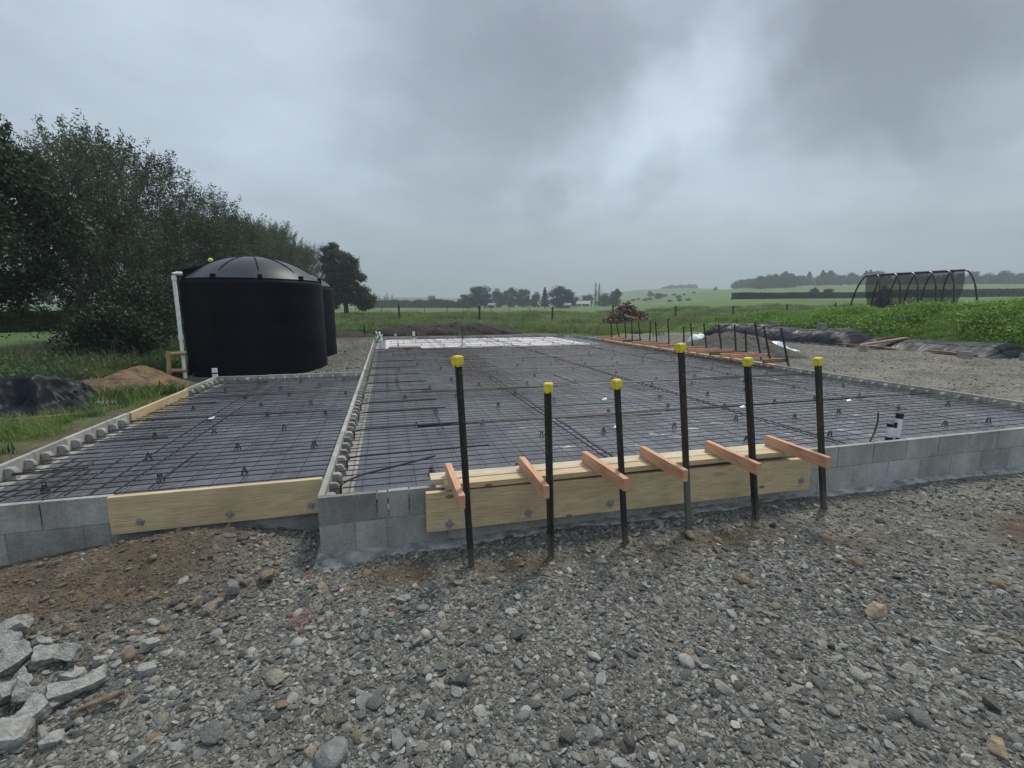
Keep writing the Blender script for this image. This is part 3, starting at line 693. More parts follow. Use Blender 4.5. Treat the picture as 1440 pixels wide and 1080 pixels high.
for k in range(7): ex.append(((.9+k*1.15, 12.2, -.06), (.9+k*1.15+random.uniform(-.05, .05), 16.9, -.06), .006))
for k in range(3): ex.append(((.6, 13.2+k*1.2, -.055), (8.5, 13.2+k*1.2, -.055), .005))
bars('reinforcing_mesh', .06, .16, 8.78, 12.35, .2, .126, .0040, -.066, 'rebar', 'wide tied grid of dark reinforcing steel over the main slab', extra=ex)
ex = [((-1.6+.0, .62, -.045), (-1.65, 6.2, -.045), .006), ((-1.45, .62, -.045), (-1.4, 6.2, -.045), .006), ((-2.3, 3.1, -.045), (-.1, 3.06, -.045), .0075), ((-2.3, 4.5, -.045), (-.1, 4.5, -.045), .007)]
for k in range(12):
    y = .8+k*.45; ex.append(((-2.44, y, -.04), (-1.9+random.uniform(-.2, .4), y+.02, -.04), .006))
for k in range(7):
    x = random.uniform(-2.2, -.3); ex.append(((x, .62, -.04), (x+random.uniform(-.05, .05), .62+random.uniform(.4, 1), -.04), .006))
bars('reinforcing_mesh', -2.46, .6, -.02, 6.3, .2, .130, .0040, -.066, 'rebar', 'smaller tied grid of dark reinforcing steel over the small slab', extra=ex)
def dense_mat():
    ex = []
    return bars('reinforcing_mesh', 1.9, 4.2, 2.9, 12.2, .11, .30, .0050, -.052, 'rust', 'narrow rust brown double layer of reinforcing laid down the middle of the main slab', extra=ex)
dense_mat()
# starter bars bent out of the dividing wall
st = [(.35, .62, .10), (.95, 1.15, .0), (1.9, 1.05, 0), (2.75, .95, 0), (3.35, .9, 0), (4.2, .9, 0), (5.1, .9, 0), (6.1, .85, 0), (7.2, .85, 0), (8.4, .85, 0)]
word = ['nearest the front corner, lying skew', 'second from the front corner', 'third from the front corner', 'fourth from the front corner', 'fifth from the front corner', 'sixth from the front corner', 'seventh from the front corner', 'eighth from the front corner', 'ninth from the front corner', 'farthest from the front corner']
for (y, L, sk), w in zip(st, word):
    mb = MB(); mb.tube([(.12, y, -.16), (.12, y, -.06), (.15, y+.01, -.035), (.26, y+.03+sk, -.033), (.26+L*.5, y+.05+sk*2.5, -.036), (.26+L, y+.06+sk*4, -.034)], .0085, 6)
    tag(mb.build('starter_bar', 'rebar', smooth=True), 'black bent starter bar out of the dividing wall, '+w, 'steel bar', 'starter bars along the dividing wall')

# bar chairs
def chair_mesh():
    mb = MB()
    for k in range(4):
        a = k*math.pi/2+.6; c, s = math.cos(a), math.sin(a)
        mb.tube([(c*.034, s*.034, 0), (c*.022, s*.022, .04), (c*.010, s*.010, .072)], [.006, .0055, .005], 5)
    mb.tube([(-.018, 0, .072), (-.012, 0, .088)], .005, 5); mb.tube([(.018, 0, .072), (.012, 0, .088)], .005, 5)
    mb.box((0, 0, .068), (.04, .016, .01)); mb.box((0, 0, .03), (.05, .006, .006)); mb.box((0, 0, .031), (.006, .05, .006))
    return mb.build('bar_chair', 'blackplastic')
ch0 = chair_mesh(); used = False
def put_chair(x, y, label, grp):
    global used
    o = ch0 if not used else ch0.copy()
    if used: C.objects.link(o)
    used = True; o.location = (x, y, -.116); o.rotation_euler = (0, 0, random.random()*6.28); s = random.uniform(.75, .9); o.scale = (s, s, s)
    tag(o, label, 'bar chair', grp)
y = .55; r_ = 0
while y < 16.9:
    x = .75+(.43 if r_ % 2 else 0)
    while x < 8.6:
        if not (random.random() < .06): put_chair(x+random.uniform(-.13, .13), y+random.uniform(-.13, .13), 'small black plastic bar chair holding up the mesh of the main slab', 'black bar chairs on the main slab')
        x += .86
    y += .83; r_ += 1
y = 1.0; r_ = 0
while y < 6.2:
    x = -2.05+(.35 if r_ % 2 else 0)
    while x < -.2:
        put_chair(x+random.uniform(-.1, .1), y+random.uniform(-.1, .1), 'small black plastic bar chair holding up the mesh of the small slab', 'black bar chairs on the small slab'); x += .72
    y += .72; r_ += 1
# white litter scraps on the mesh
for x, y, z, lab in [(849, 562, -.04, 'behind the second stake'), (866, 601, -.04, 'below the third stake'), (1043, 573, -.04, 'beside the fifth stake'), (1193, 564, -.04, 'beyond the sixth stake'), (296, 589, -.04, 'on the small slab mesh')]:
    p = P(x, y, z); mb = MB(); mb.add([(-.03, -.01, 0), (.035, -.02, .006), (.05, .012, .03), (-.01, .022, .012)], [(0, 1, 2, 3)])
    o = mb.build('plastic_scrap', 'white_poly'); o.location = p; o.modifiers.new('s', 'SOLIDIFY').thickness = .002
    tag(o, 'small torn white plastic scrap '+lab, 'scrap', 'white scraps on the mesh')

# ------------------------------------------------------------------ formwork in front
fb = empty('formwork_board', (2.4, -.08, 0), 0, 'long pale pine board bolted upright over the front wall', 'board')
board('plank_face', (.72, -.077, -.295), (4.10, -.077, -.33), .045, .290, 'pine', fb, warp=.0)
def bolt_plate(x, y, z, par, ang=.78, s=.052):
    mb = MB(); rot = Matrix.Rotation(ang, 3, 'Y'); mb.box((0, 0, 0), (s, .005, s), rot); o = mb.build('washer', 'galv', par, bevel=.001, world=Matrix.Translation((x, y, z)))
    m2 = MB(); m2.prism([(.013*math.cos(a*math.pi/3), .013*math.sin(a*math.pi/3)) for a in range(6)], 0, .012)
    b_ = m2.build('bolt_head', 'galv', o); b_.matrix_local = Matrix.Translation((0, -.0026, 0)) @ Matrix.Rotation(R(90), 4, 'X')
for x, y in [(632, 737), (743, 721), (858, 708), (1127, 676)]:
    fw, a, dn, du, dv = ray(x, y); t = (-.1025-CY)/dv; bolt_plate(CX+du*t, -.1025, CZ-dn*t, fb, random.uniform(.4, 1.1))
lb = empty('formwork_board', (-.7, .39, 0), 0, 'pale pine board bolted across the front of the small slab above the dirt mound', 'board')
board('plank_face', (-1.37, .385, -.262), (-.012, .385, -.262), .045, .268, 'pine', lb)
for x, y in [(197, 734), (323, 723), (437, 711)]:
    fw, a, dn, du, dv = ray(x, y); t = (.3595-CY)/dv; bolt_plate(CX+du*t, .3595, CZ-dn*t, lb, random.uniform(.2, 1.1), .045)
tag(board('timber_plank', (.86, -.052, .003), (3.88, -.052, .003), .104, .042, 'pine', warp=.002), 'flat pine plank lying over the upright front board, under the orange timbers', 'plank')
tag(board('timber_plank', (.77, .078, .004), (3.97, .06, .004), .140, .046, 'pine_pale', warp=.002), 'paler flat plank on the wall top, behind the other flat plank', 'plank')
tag(board('timber_offcut', (.80, -.03, .002), (.90, -.02, .002), .03, .014, 'pine_pale'), 'short splintered pale offcut at the near end of the flat planks', 'offcut')
OR = [(.88, .89), (1.45, 1.44), (1.97, 2.0), (2.49, 2.49), (3.12, 3.1), (3.75, 3.73)]
ordn = ['first', 'second', 'third', 'fourth', 'fifth', 'sixth']
for i, (a, b) in enumerate(OR):
    tag(board('outrigger_timber', (a+.022, .09, .052), (b+.022, -.50-.02*(i % 3), .050-.012*(i == 0)), .043, .088, 'orange', warp=.0015),
        'orange timber on edge across the flat planks, %s from the dividing wall corner' % ordn[i], 'timber', 'orange outrigger timbers at the front')
def y_section(a=.027, t=.0035):
    pts = []
    for k in range(3):
        d = k*2*math.pi/3+math.pi/2; c, s = math.cos(d), math.sin(d)
        pts += [(c*a+s*t, s*a-c*t), (c*a-s*t, s*a+c*t)]
        e = d+math.pi/3; pts.append((math.cos(e)*t*1.6, math.sin(e)*t*1.6))
    return pts
def stake(base, top, label, group, mat='stake', cap=True, rot=0.0, a=.027):
    base = Vector(base); top = Vector(top); e = empty('steel_stake', base, 0, label, 'stake', group)
    z = (top-base).normalized(); x = Vector((math.cos(rot), math.sin(rot), 0)); x = (x-z*x.dot(z)).normalized(); y = z.cross(x)
    Mx = Matrix(((x.x, y.x, z.x, 0), (x.y, y.y, z.y, 0), (x.z, y.z, z.z, 0), (0, 0, 0, 1))); L = (top-base).length
    mb = MB(); mb.prism(y_section(a), -.25, L)
    s = mb.build('shaft', mat, e); s.matrix_local = Mx
    if cap:
        c = MB(); c.box((0, 0, .0), (.056, .056, .05)); c.box((0, 0, .027), (.046, .046, .006)); c.box((.0, 0, -.03), (.047, .047, .012))
        o = c.build('safety_cap', 'yellow', e, bevel=.004); o.matrix_local = Mx @ Matrix.Translation((0, 0, L-.018)) @ Matrix.Rotation(random.uniform(-.3, .3), 4, 'Z')
    return e
SB = [((662, 797), (643, 503)), ((776, 782), (771, 541)), ((879, 765), (867, 536)), ((968, 745), (957, 485)), ((1063, 730), (1051, 505)), ((1158, 715), (1150, 505))]
SL = ['tall black steel stake with yellow cap, first from the dividing wall corner', 'short double flanged black stake with yellow cap, second from the dividing wall corner',
      'thin short black stake with yellow cap, third from the dividing wall corner', 'tallest stake, rust streaked and grey below, with yellow cap, fourth in the row',
      'thick black stake with yellow cap, fifth in the row in front of the board', 'worn chipped stake with yellow cap at the far end of the upright board']
for i, (b, t) in enumerate(SB):
    p = P(*b, -.43); F = (p.x-CX)*math.sin(YAW)+(p.y-CY)*math.cos(YAW); q = D(*t, F-.02)
    stake(p, q, SL[i], 'yellow capped stakes at the front', ['stake', 'stake', 'stake', 'stake_rust', 'stake', 'stake_worn'][i], True, [.3, 1.15, .4, .2, .5, .15][i], [.026, .029, .024, .027, .029, .027][i])

# ------------------------------------------------------------------ formwork on the far right side
p0 = P(1095, 515, .02); p1 = P(845, 482, .02)
tag(board('edge_plank', (8.70, 5.0, .0), (8.66, 8.5, .0), .12, .035, 'orange', warp=.003), 'near half of the long thin edge plank on the apron side wall', 'plank', 'edge planks on the apron side')
tag(board('edge_plank', (8.66, 8.52, .0), (8.60, 13.0, .0), .12, .035, 'orange', warp=.003), 'far half of the long thin edge plank on the apron side wall', 'plank', 'edge planks on the apron side')
Z2 = [((195, 370), (188, 250)), ((247, 375), (223, 248)), ((290, 380), (281, 248)), ((333, 388), (328, 246)), ((388, 396), (373, 250)), ((448, 402), (455, 248)), ((500, 405), (489, 252)), ((581, 415), (573, 230)), ((680, 432), (679, 285)), ((740, 437), (725, 262)), ((835, 447), (814, 262)), ((937, 460), (914, 270)), ((1032, 468), (1022, 272)), ((1103, 482), (1095, 300)), ((1200, 492), (1160, 262)), ((1262, 503), (1220, 280)), ((1385, 540), (1335, 293))]
nth = ['seventeenth', 'sixteenth', 'fifteenth', 'fourteenth', 'thirteenth', 'twelfth', 'eleventh', 'tenth', 'ninth', 'eighth', 'seventh', 'sixth', 'fifth', 'fourth', 'third', 'second', 'first']
for i, (b, t) in enumerate(Z2):
    bx, by = 820+b[0]/4.8, 400+b[1]/4.8; p = P(bx, by+.5, -.02); F = (p.x-CX)*math.sin(YAW)+(p.y-CY)*math.cos(YAW); q = D(820+t[0]/4.8, 400+t[1]/4.8, F); 
    dirn = (q-p).normalized(); p2 = p-dirn*.07
    stake(p2, q, 'black uncapped stake beside the apron side wall, %s counting back from the gravel heap end' % nth[i], 'uncapped stakes along the apron side wall', 'stake', False, random.random(), .024)
    m_ = 'orange' if i not in (4, 13, 16) else ('greenish' if i != 16 else 'brown_timber')
    if i in (1, 5, 9, 14) and i != 14: continue
    tag(board('outrigger_timber', (8.62, p.y+.04, .037), (max(p.x+.04, 8.9), p.y+.06, .037), .045, .085, m_),
        '%s timber from edge plank to the %s stake from the gravel heap end' % ({'orange': 'orange', 'greenish': 'greenish', 'brown_timber': 'dark brown'}[m_], nth[i]), 'timber', 'outrigger timbers along the apron side wall')

# other markers
def rod(name, b, t, z, r, mat, label, cat, n=6):
    p = P(*b, z); F = (p.x-CX)*math.sin(YAW)+(p.y-CY)*math.cos(YAW); q = D(*t, F); mb = MB(); mb.tube([p-Vector((0, 0, .1)), p.lerp(q, .5), q], r, n)
    return tag(mb.build(name, mat, smooth=True), label, cat)
rod('marker_rod', (650, 487), (650, 458), -.1, .016, 'stake', 'thin black rod standing up where white and dark sheeting meet', 'rod')
stake(P(513, 474, -.1), D(512, 457, 20.5), 'black steel stake with pale top beside the far end of the dividing wall', None, 'stake', False, .2)
def pipe_stub(name, x, y, z, h, r, label, bands, tilt=0):
    e = empty(name, P(x, y, z), 0, label, 'pipe'); e.rotation_euler = (0, tilt, .3)
    mb = MB(); mb.lathe([(0.001, 0), (r, 0), (r, h), (r*.8, h), (r*.8, h-.02), (.001, h-.02)], 20); mb.build('pipe', 'white_pipe', e, smooth=True)
    for a, b in bands:
        k = MB(); k.lathe([(r*.9, a), (r*1.05, a), (r*1.06, b), (.001, b+.001)] if b >= h else [(r*.9, a), (r*1.04, a), (r*1.04, b), (r*.9, b)], 20); k.build('tape_band', 'blackplastic', e, smooth=True)
    return e
pipe_stub('white_pipe', 1259, 621, -.10, .30, .032, 'taller white drain pipe with black taped top rising behind the front wall', [(.245, .30), (0.02, .05)], .07)
pipe_stub('white_pipe', 1249, 622, -.10, .20, .030, 'shorter white drain pipe with black taped top and base in front of the taller one', [(.165, .20), (.02, .06)])
pipe_stub('white_pipe', 1256, 621.5, -.10, .205, .014, 'thin black topped conduit squeezed between the two white drain pipes', [(.15, .205)])
pipe_stub('white_pipe', 303, 533, -.05, .20, .045, 'white pipe with black band on the corner of the small slab by the tank', [(.10, .125)])
pipe_stub('white_pipe', 582, 478, -.1, .36, .05, 'white pipe with dark collar standing in the white sheeting', [(.10, .16)])
pipe_stub('white_pipe', 556, 475, -.1, .18, .05, 'short white pipe stub near the far wall', [(.02, .06)])
mb = MB(); p = P(1222, 624, -.06); q = D(1235, 580, 4.55); mb.tube([p, p.lerp(q, .35)+Vector((.03, 0, 0)), p.lerp(q, .7)+Vector((.03, 0, 0)), q], .008, 6)
tag(mb.build('bent_rod', 'rebar', smooth=True), 'bent black rod sticking up behind the front wall beside the drain pipes', 'rod')
# green flapping plastic at far end of the dividing wall
mb = MB(); M['pale_green'] = m_poly('pale_green_plastic', g(.30, .42, .32), g(.52, .66, .52), .5, 6, .02)
vs = []; 
for i in range(14):
    for j in range(9):
        a = i/13; b = j/8; vs.append((.08+.24*a+.04*math.sin(b*9+a*5), 14.6+.25*b+.08*math.sin(a*14), -.03+.42*b*(.45+.55*abs(math.sin(a*7)))+.03*math.sin(b*11+a*20)))
mb.add(vs, [(i*9+j, i*9+j+1, (i+1)*9+j+1, (i+1)*9+j) for i in range(13) for j in range(8)])
o = mb.build('plastic_wrap', 'pale_green', smooth='all'); o.modifiers.new('s', 'SOLIDIFY').thickness = .003; tag(o, 'crumpled pale green plastic wrap on the far end of the dividing wall', 'plastic')
mb = MB(); mb.box2((.55, 12.6, -.09), (1.6, 13.0, -.05)); tag(mb.build('brick_coloured_board', 'brown_timber', bevel=.003), 'flat reddish board lying on the white sheeting near the dividing wall', 'board')
bpy.data.objects['brick_coloured_board'].name = 'flat_board'

# ------------------------------------------------------------------ tanks
def tank(cx, cy, label, ball=False):
    zb = h1(cx, cy)-.02; zb = max(zb, -.37); e = empty('water_tank', (cx, cy, zb), .12, label, 'water tank', 'black water tanks')
    Rr = 1.6; Hh = 2.24
    prof = [(0.01, 0), (Rr*1.008, 0), (Rr*1.01, .05), (Rr*1.0, .12)]+[(Rr*(1+.004*math.sin(z*9)), z) for z in np.linspace(.2, Hh-.1, 24)]+[(Rr*1.0, Hh-.06), (Rr*.995, Hh), (Rr*.96, Hh+.035)]
    mb = MB(); mb.lathe(prof, 96); mb.build('body', 'tank', e, smooth='all')
    dome = [(Rr*.965, Hh+.03), (Rr*.985, Hh+.05), (Rr*.955, Hh+.085)]
    for k in range(1, 20):
        a = k/20; r = Rr*.945*(1-a); dome.append((r, Hh+.09+.55*(1-(r/(Rr*.945))**2.25)))
    dome += [(.14, Hh+.645), (.13, Hh+.665), (.001, Hh+.667)]
    mb = MB(); mb.lathe(dome, 96); d = mb.build('roof', 'lid', e, smooth=True)
    for k in range(10):
        a = k*2*math.pi/10+.5; pts = []
        for s in range(9):
            r = Rr*(.84-.60*s/8); pts.append((math.cos(a)*r, math.sin(a)*r, Hh+.092+.55*(1-(r/(Rr*.945))**2.25)))
        m = MB(); m.tube(pts, [.010]+[.019]*7+[.010], 6); m.build('rib', 'tank', d, smooth=True)
    for k in range(10):
        a = k*2*math.pi/10+.5; m = MB(); rot = Matrix.Rotation(a, 3, 'Z'); m.box(rot @ Vector((Rr*.965, 0, Hh+.06)), (.09, .09, .15), rot); m.build('lug', 'tank', e, bevel=.01)
    return e
t1 = tank(-2.70, 10.22, 'large black plastic water tank with ribbed domed roof at the corner of the small slab')
t2 = tank(-2.78, 13.75, 'second black water tank mostly hidden behind the nearer one')
# hatch on the near tank
hx = MB(); hx.lathe([(.30, 0), (.30, .12), (.33, .13), (.33, .17), (.001, .18)], 32); h_ = hx.build('hatch', 'tank', t1, smooth=True); h_.location = (-1.15, -.35, 2.38); h_.rotation_euler = (0, -.25, 0)
hx = MB(); hx.box((0, 0, 0), (.7, .35, .03)); h_ = hx.build('inlet_cover', 'tank', t1, bevel=.005); h_.location = (-1.32, .0, 2.40)
bl = MB(); bl.lathe([(.0055, -.0605)]+[(.061*math.cos(a), .061*math.sin(a)) for a in np.linspace(-1.45, 1.45, 12)]+[(.001, .061)], 16)
o = bl.build('ball', 'tennis', smooth=True); o.location = D(296, 365, 13.0); tag(o, 'small yellow green ball resting on the rim of the near tank roof', 'ball')
mb = MB(); o.location = D(296, 366, 12.6)
mb.tube([D(296, 366, 12.6)-Vector((0, 0, .45)), D(296, 366, 12.6)-Vector((0, 0, .055))], .012, 6); tag(mb.build('float_rod', 'tank'), 'thin upright rod under the yellow green ball on the tank roof', 'rod')
def pipe_run(name, pts, r, mat, label, couplers=()):
    mb = MB(); mb.tube(pts, r, 12)
    e = mb.build(name, mat, smooth=True); tag(e, label, 'pipe')
    for c, d in couplers:
        m = MB(); c = Vector(c); d = Vector(d).normalized()*.05; m.tube([c-d, c+d], r*1.25, 12); m.build('coupler', mat, e, smooth=True)
    return e
a = D(244, 385, 10.0); b = P(262, 533, -.32); b = D(261, 532, 9.9)
pipe_run('downpipe', [a+Vector((.14, .06, .01)), a+Vector((.06, .02, .012)), a, a.lerp(b, .05), a.lerp(b, .5), b], .038, 'white_pipe', 'white overflow pipe running down the side of the near black tank', [(a.lerp(b, .04), b-a), (a.lerp(b, .6), b-a)])
a = D(238, 533, 9.7); t_ = D(237, 498, 9.7); c = D(262, 496, 9.9); m1 = D(238, 521, 9.7); m2 = D(262, 521, 9.9)
e = pipe_run('tan_pipe', [a, a.lerp(t_, .5), t_-Vector((0, 0, .03)), t_+Vector((.03, 0, 0)), c], .042, 'brown_pipe', 'tan elbow pipe rising beside the white overflow pipe at the near tank', [(m1, t_-a), (t_, t_-a)])
m = MB(); m.tube([m1, m2], .04, 12); m.build('branch', 'brown_pipe', e, smooth=True)

# ------------------------------------------------------------------ heaps, sheets, piles
def heap_mesh(name, cx, cy, rx, ry, fn, mat, label, cat, n=90, rot=0, smooth=True, closed=True):
    g_ = np.linspace(-1, 1, n); X, Y = np.meshgrid(g_, g_); c, s = math.cos(rot), math.sin(rot)
    # square-to-disc map keeps a round, irregular edge
    xd = X*np.sqrt(1-Y*Y/2); yd = Y*np.sqrt(1-X*X/2)
    ang = np.arctan2(yd, xd); edge = 1+.22*(fbm(np.cos(ang)*1.5+cx, np.sin(ang)*1.5+cy, 12)-.5)*2
    u = cx+(xd*rx*c-yd*ry*s)*edge; v = cy+(xd*rx*s+yd*ry*c)*edge; rad = np.hypot(xd, yd)
    Z = H(u, v)+fn(u, v, xd, yd, rad)-.05*ss(rad, .93, 1.0)
    V = np.stack([u, v, Z], -1).reshape(-1, 3); i, j = np.meshgrid(np.arange(n-1), np.arange(n-1), indexing='ij')
    Fq = np.stack([i*n+j, i*n+j+1, (i+1)*n+j+1, (i+1)*n+j], -1).reshape(-1, 4)
    return tag(npmesh(name, V, Fq, mat, smooth=smooth), label, cat)
def ridg(x, y, s, o=4):
    t = 0; A = .5
    for i in range(o): t = t+A*(1-np.abs(2*vn(x*2**i+5*i, y*2**i+3*i, s+i)-1)); A *= .5
    return t
M['tan_dirt'] = simple('tan_clay_dirt', g(.060, .040, .022), g(.19, .12, .058), 5, .95, 1, .03)
M['brown_dirt'] = simple('dark_brown_dirt', g(.040, .030, .021), g(.125, .092, .060), 5, .95, 1, .03)
heap_mesh('dirt_mound', -5.1, 7.0, 1.5, 1.0, lambda u, v, x, y, r: .16*np.clip(1-r**1.5, 0, 1)*(.6+.8*fbm(u*2, v*2, 13))+.07*(fbm(u*5, v*5, 14)-.5)*(1-r**2)+.03*(fbm(u*16, v*16, 4)-.5)*(1-r**2), 'brown_dirt', 'low dark brown mound of dug soil beyond the black plastic heap', 'dirt mound', 110)
heap_mesh('dirt_pile', -3.95, 6.85, 1.05, .95, lambda u, v, x, y, r: .30*np.clip(1-r, 0, 1)*(.8+.4*fbm(u*2, v*2, 3))+.08*(fbm(u*5, v*5, 4)-.5)*(1-r**2)+.04*(fbm(u*16, v*16, 4)-.5)*(1-r**2), 'tan_dirt', 'pointed yellow brown pile of dug clay beside the tan pipe', 'dirt pile', 110)
heap_mesh('gravel_heap', 10.9, 8.9, 1.35, 2.2, lambda u, v, x, y, r: .66*np.clip(1-r**1.15, 0, 1)*(.75+.5*fbm(u*1.2, v*1.2, 3))+(.16*(fbm(u*3, v*3, 4)-.5)+.06*(fbm(u*11, v*11, 5)-.5))*(1-r**3), 'gravelheap', 'dark grey pointed heap of fine gravel behind the uncapped stakes', 'gravel heap', 120, .1)
heap_mesh('soil_mound', 3.4, 19.7, 3.9, 1.0, lambda u, v, x, y, r: ((.50*np.clip(1-r**3, 0, 1)*(.45+1.0*fbm(u*1.1, v*1.1, 7))+.30*(fbm(u*2.6, v*2.6, 8)-.5)*(1-r**2)+.10*(fbm(u*8, v*8, 9)-.5)*(1-r**2))), 'soil', 'long low dark brown topsoil mound beyond the far wall of the slab', 'soil mound', 150)
heap_mesh('soil_mound', -1.3, 19.2, 1.6, .8, lambda u, v, x, y, r: (.25*np.clip(1-r**1.6, 0, 1)*(.55+.9*fbm(u*.9, v*.9, 7))), 'soil', 'small dark soil spill between the tanks and the far wall', 'soil mound', 60)
def crumple(amp, sc, s):
    def fn(u, v, x, y, r):
        w1 = fbm(u*1.3, v*1.3, s+30)-.5; w2 = fbm(u*1.3+9, v*1.3, s+31)-.5
        a = ridg(u*sc*.7+w1*4, v*sc*.7+w2*4, s, 1)**3; b = ridg(u*sc*1.7+w2*5, v*sc*1.3+w1*5, s+5, 1)**3; c = ridg(u*sc*4+w1*8, v*sc*3+w2*8, s+7, 1)**2
        e = np.clip(1-r**4, 0, 1)
        return e*(amp*(.10+.9*ss(fbm(u*1.2+3, v*1.2, s+9), .35, .7))+amp*.55*a+amp*.34*b+amp*.10*c)
    return fn
heap_mesh('black_plastic_heap', -4.45, 4.55, 1.2, .75, crumple(.46, 2.2, 14), 'tarp', 'crumpled heap of black polythene lying on the grass beside the small slab', 'plastic sheet', 170, .15)
heap_mesh('blue_plastic_scrap', -3.5, 4.75, .17, .13, crumple(.10, 6, 19), 'blue_poly', 'small pale scrap of plastic at the end of the black plastic heap', 'plastic scrap', 30)
mb = MB(); mb.tube([(-4.5, 3.75, -.10), (-3.9, 3.8, -.09), (-3.45, 3.98, -.1)], .012, 5); tag(mb.build('thin_stick', 'brown_pipe'), 'thin pale stick on the ground in front of the black plastic heap', 'stick')
heap_mesh('blue_plastic_sheet', 12.75, 12.9, .85, .5, crumple(.36, 2.2, 24), 'blue_poly', 'pale blue white plastic sheet crumpled behind the gravel heap', 'plastic sheet', 60, .6)
heap_mesh('blue_plastic_sheet', 12.6, 9.0, .5, .75, crumple(.24, 2.2, 26), 'blue_poly', 'pale blue plastic sheet hanging between the gravel heap and the black cover', 'plastic sheet', 60, .2)
def cover(name, u0, v0, v1, w, hh, label, seed, low=False):
    n, m = 420, 90; T = np.linspace(0, 1, n); S = np.linspace(-1, 1, m); t, s = np.meshgrid(T, S, indexing='ij')
    v = v0+(v1-v0)*t; wob = (fbm(v*.6, v*0+2, seed)-.5); u = u0+wob*.9+s*w*(.75+.6*fbm(v*1.1, s*0+4, seed+1))
    top = np.clip(1-np.abs(s)**(3 if not low else 2), 0, 1); endt = np.clip(np.minimum(t, 1-t)*12, 0, 1)**.6
    lump = (.45 if low else .72)+(1.0 if low else .4)*fbm(v*.8, s*.7+7, seed+2)+(.25 if low else .1)*(ss(fbm(v*1.3, v*0+3, seed+8), .45, .55)-.5)
    hgt = hh*lump*top*endt
    wx = 1.6*(fbm(v*.9, s*.9, seed+11)-.5); wy = 1.2*(fbm(v*.9+5, s*.9, seed+12)-.5)
    f1 = ridg(v*1.1+s*.9+wx, s*.5+wy, seed+3, 1)**3; f2 = ridg(v*2.6-s*1.4+wx*2, s*1.1+v*.3+wy*2, seed+4, 1)**3; f3 = ridg(v*6+wx*3, s*2.2+wy*3, seed+5, 1)**2
    hgt = hgt+(.20*f1+.10*f2+.035*f3-.08)*endt*(np.abs(s) < .97)*(1 if not low else .8)
    u = u+.14*(f1-.3)*np.sign(s)*(np.abs(s) > .4)
    z = H(u, v)+np.maximum(hgt, .010+.02*f3)-.04*(np.abs(s) > .985)
    V = np.stack([u, v, z], -1).reshape(-1, 3); i, j = np.meshgrid(np.arange(n-1), np.arange(m-1), indexing='ij')
    Fq = np.stack([i*m+j, i*m+j+1, (i+1)*m+j+1, (i+1)*m+j], -1).reshape(-1, 4)[:, ::-1]
    return tag(npmesh(name, V, Fq, 'tarp', smooth=True), label, 'plastic cover')
cover('black_cover', 16.4, 9.0, 16.4, 1.1, .64, 'high pleated black polythene cover draped over the stacked timber', 71)
cover('black_cover', 17.1, 5.2, 9.4, 1.1, .31, 'low wind blown black polythene cover beside the loose grey block', 81, True)
cover('black_cover', 18.0, 1.0, 5.4, .9, .30, 'low end of black polythene cover trailing along the weedy bank', 91, True)
random.seed(21)
for k in (0, 2, 3, 6):     # timber under the covers
    v = 5.6+k*1.05; u = 15.75+random.uniform(-.25, .25)+(.35 if v < 8 else 0); a = random.uniform(-.25, .25)
    z = h1(u, v)+.02
    L = random.uniform(.7, 1.5)
    tag(board('loose_timber', (u, v, z+.03*(k % 2)), (u+a*L, v+L, z+.02), .12, .06, ['brown_timber', 'timber_pale', 'timber_pale'][k % 3]),
        'rough %s timber under the edge of the black cover, %s from the loose block end' % (['brown', 'pale', 'pale'][k % 3], ['first', 'second', 'third', 'fourth', 'fifth', 'sixth', 'seventh', 'eighth', 'ninth'][k]), 'timber', 'timbers under the black cover')
tag(board('loose_timber', P(1210, 486, .05), P(1275, 476, .25), .2, .04, 'brown_timber'), 'wide brown board leaning up between the high and the low black cover', 'board')
def hollow_block(x, y, z, rz, label, s=1.0):
    e = MB(); L, W, Hh = .39, .19, .19
    for yy in (-W/2+.016, W/2-.016): e.box((0, yy, Hh/2), (L, .032, Hh))
    for xx in (-L/2+.016, 0, L/2-.016): e.box((xx, 0, Hh/2), (.032, W-.066, Hh-.004))
    o = e.build('loose_block', 'block', bevel=.003); p = P(x, y, z) if not isinstance(x, tuple) else Vector(x); o.location = p; o.rotation_euler = (0, 0, rz); o.scale = (s, s, s)
    return tag(o, label, 'concrete block', 'loose concrete blocks by the black cover')
hollow_block(1356, 504, -.08, .9, 'grey hollow concrete block on the gravel in front of the low black cover')
o = hollow_block(1448, 508, -.08, 1.1, 'grey hollow block at the picture edge beside the trailing cover')
hollow_block(1214, 494, -.08, .5, 'small darker block against the foot of the high black cover')
for x, y, F, lab in [(1150, 463, 20.6, 'pale concrete block on top of the high black cover, nearer of the two'), (1097, 462, 22.6, 'concrete block on top of the high black cover, farther of the two')]:
    p = D(x, y, F); hh_ = .55
    vv_ = 10.9 if x == 1150 else 13.3; hollow_block((16.5+.9*(float(fbm(np.array([vv_*.6]), np.array([2.0]), 71)[0])-.5), vv_, .46), 0, 0, 1.2, lab)
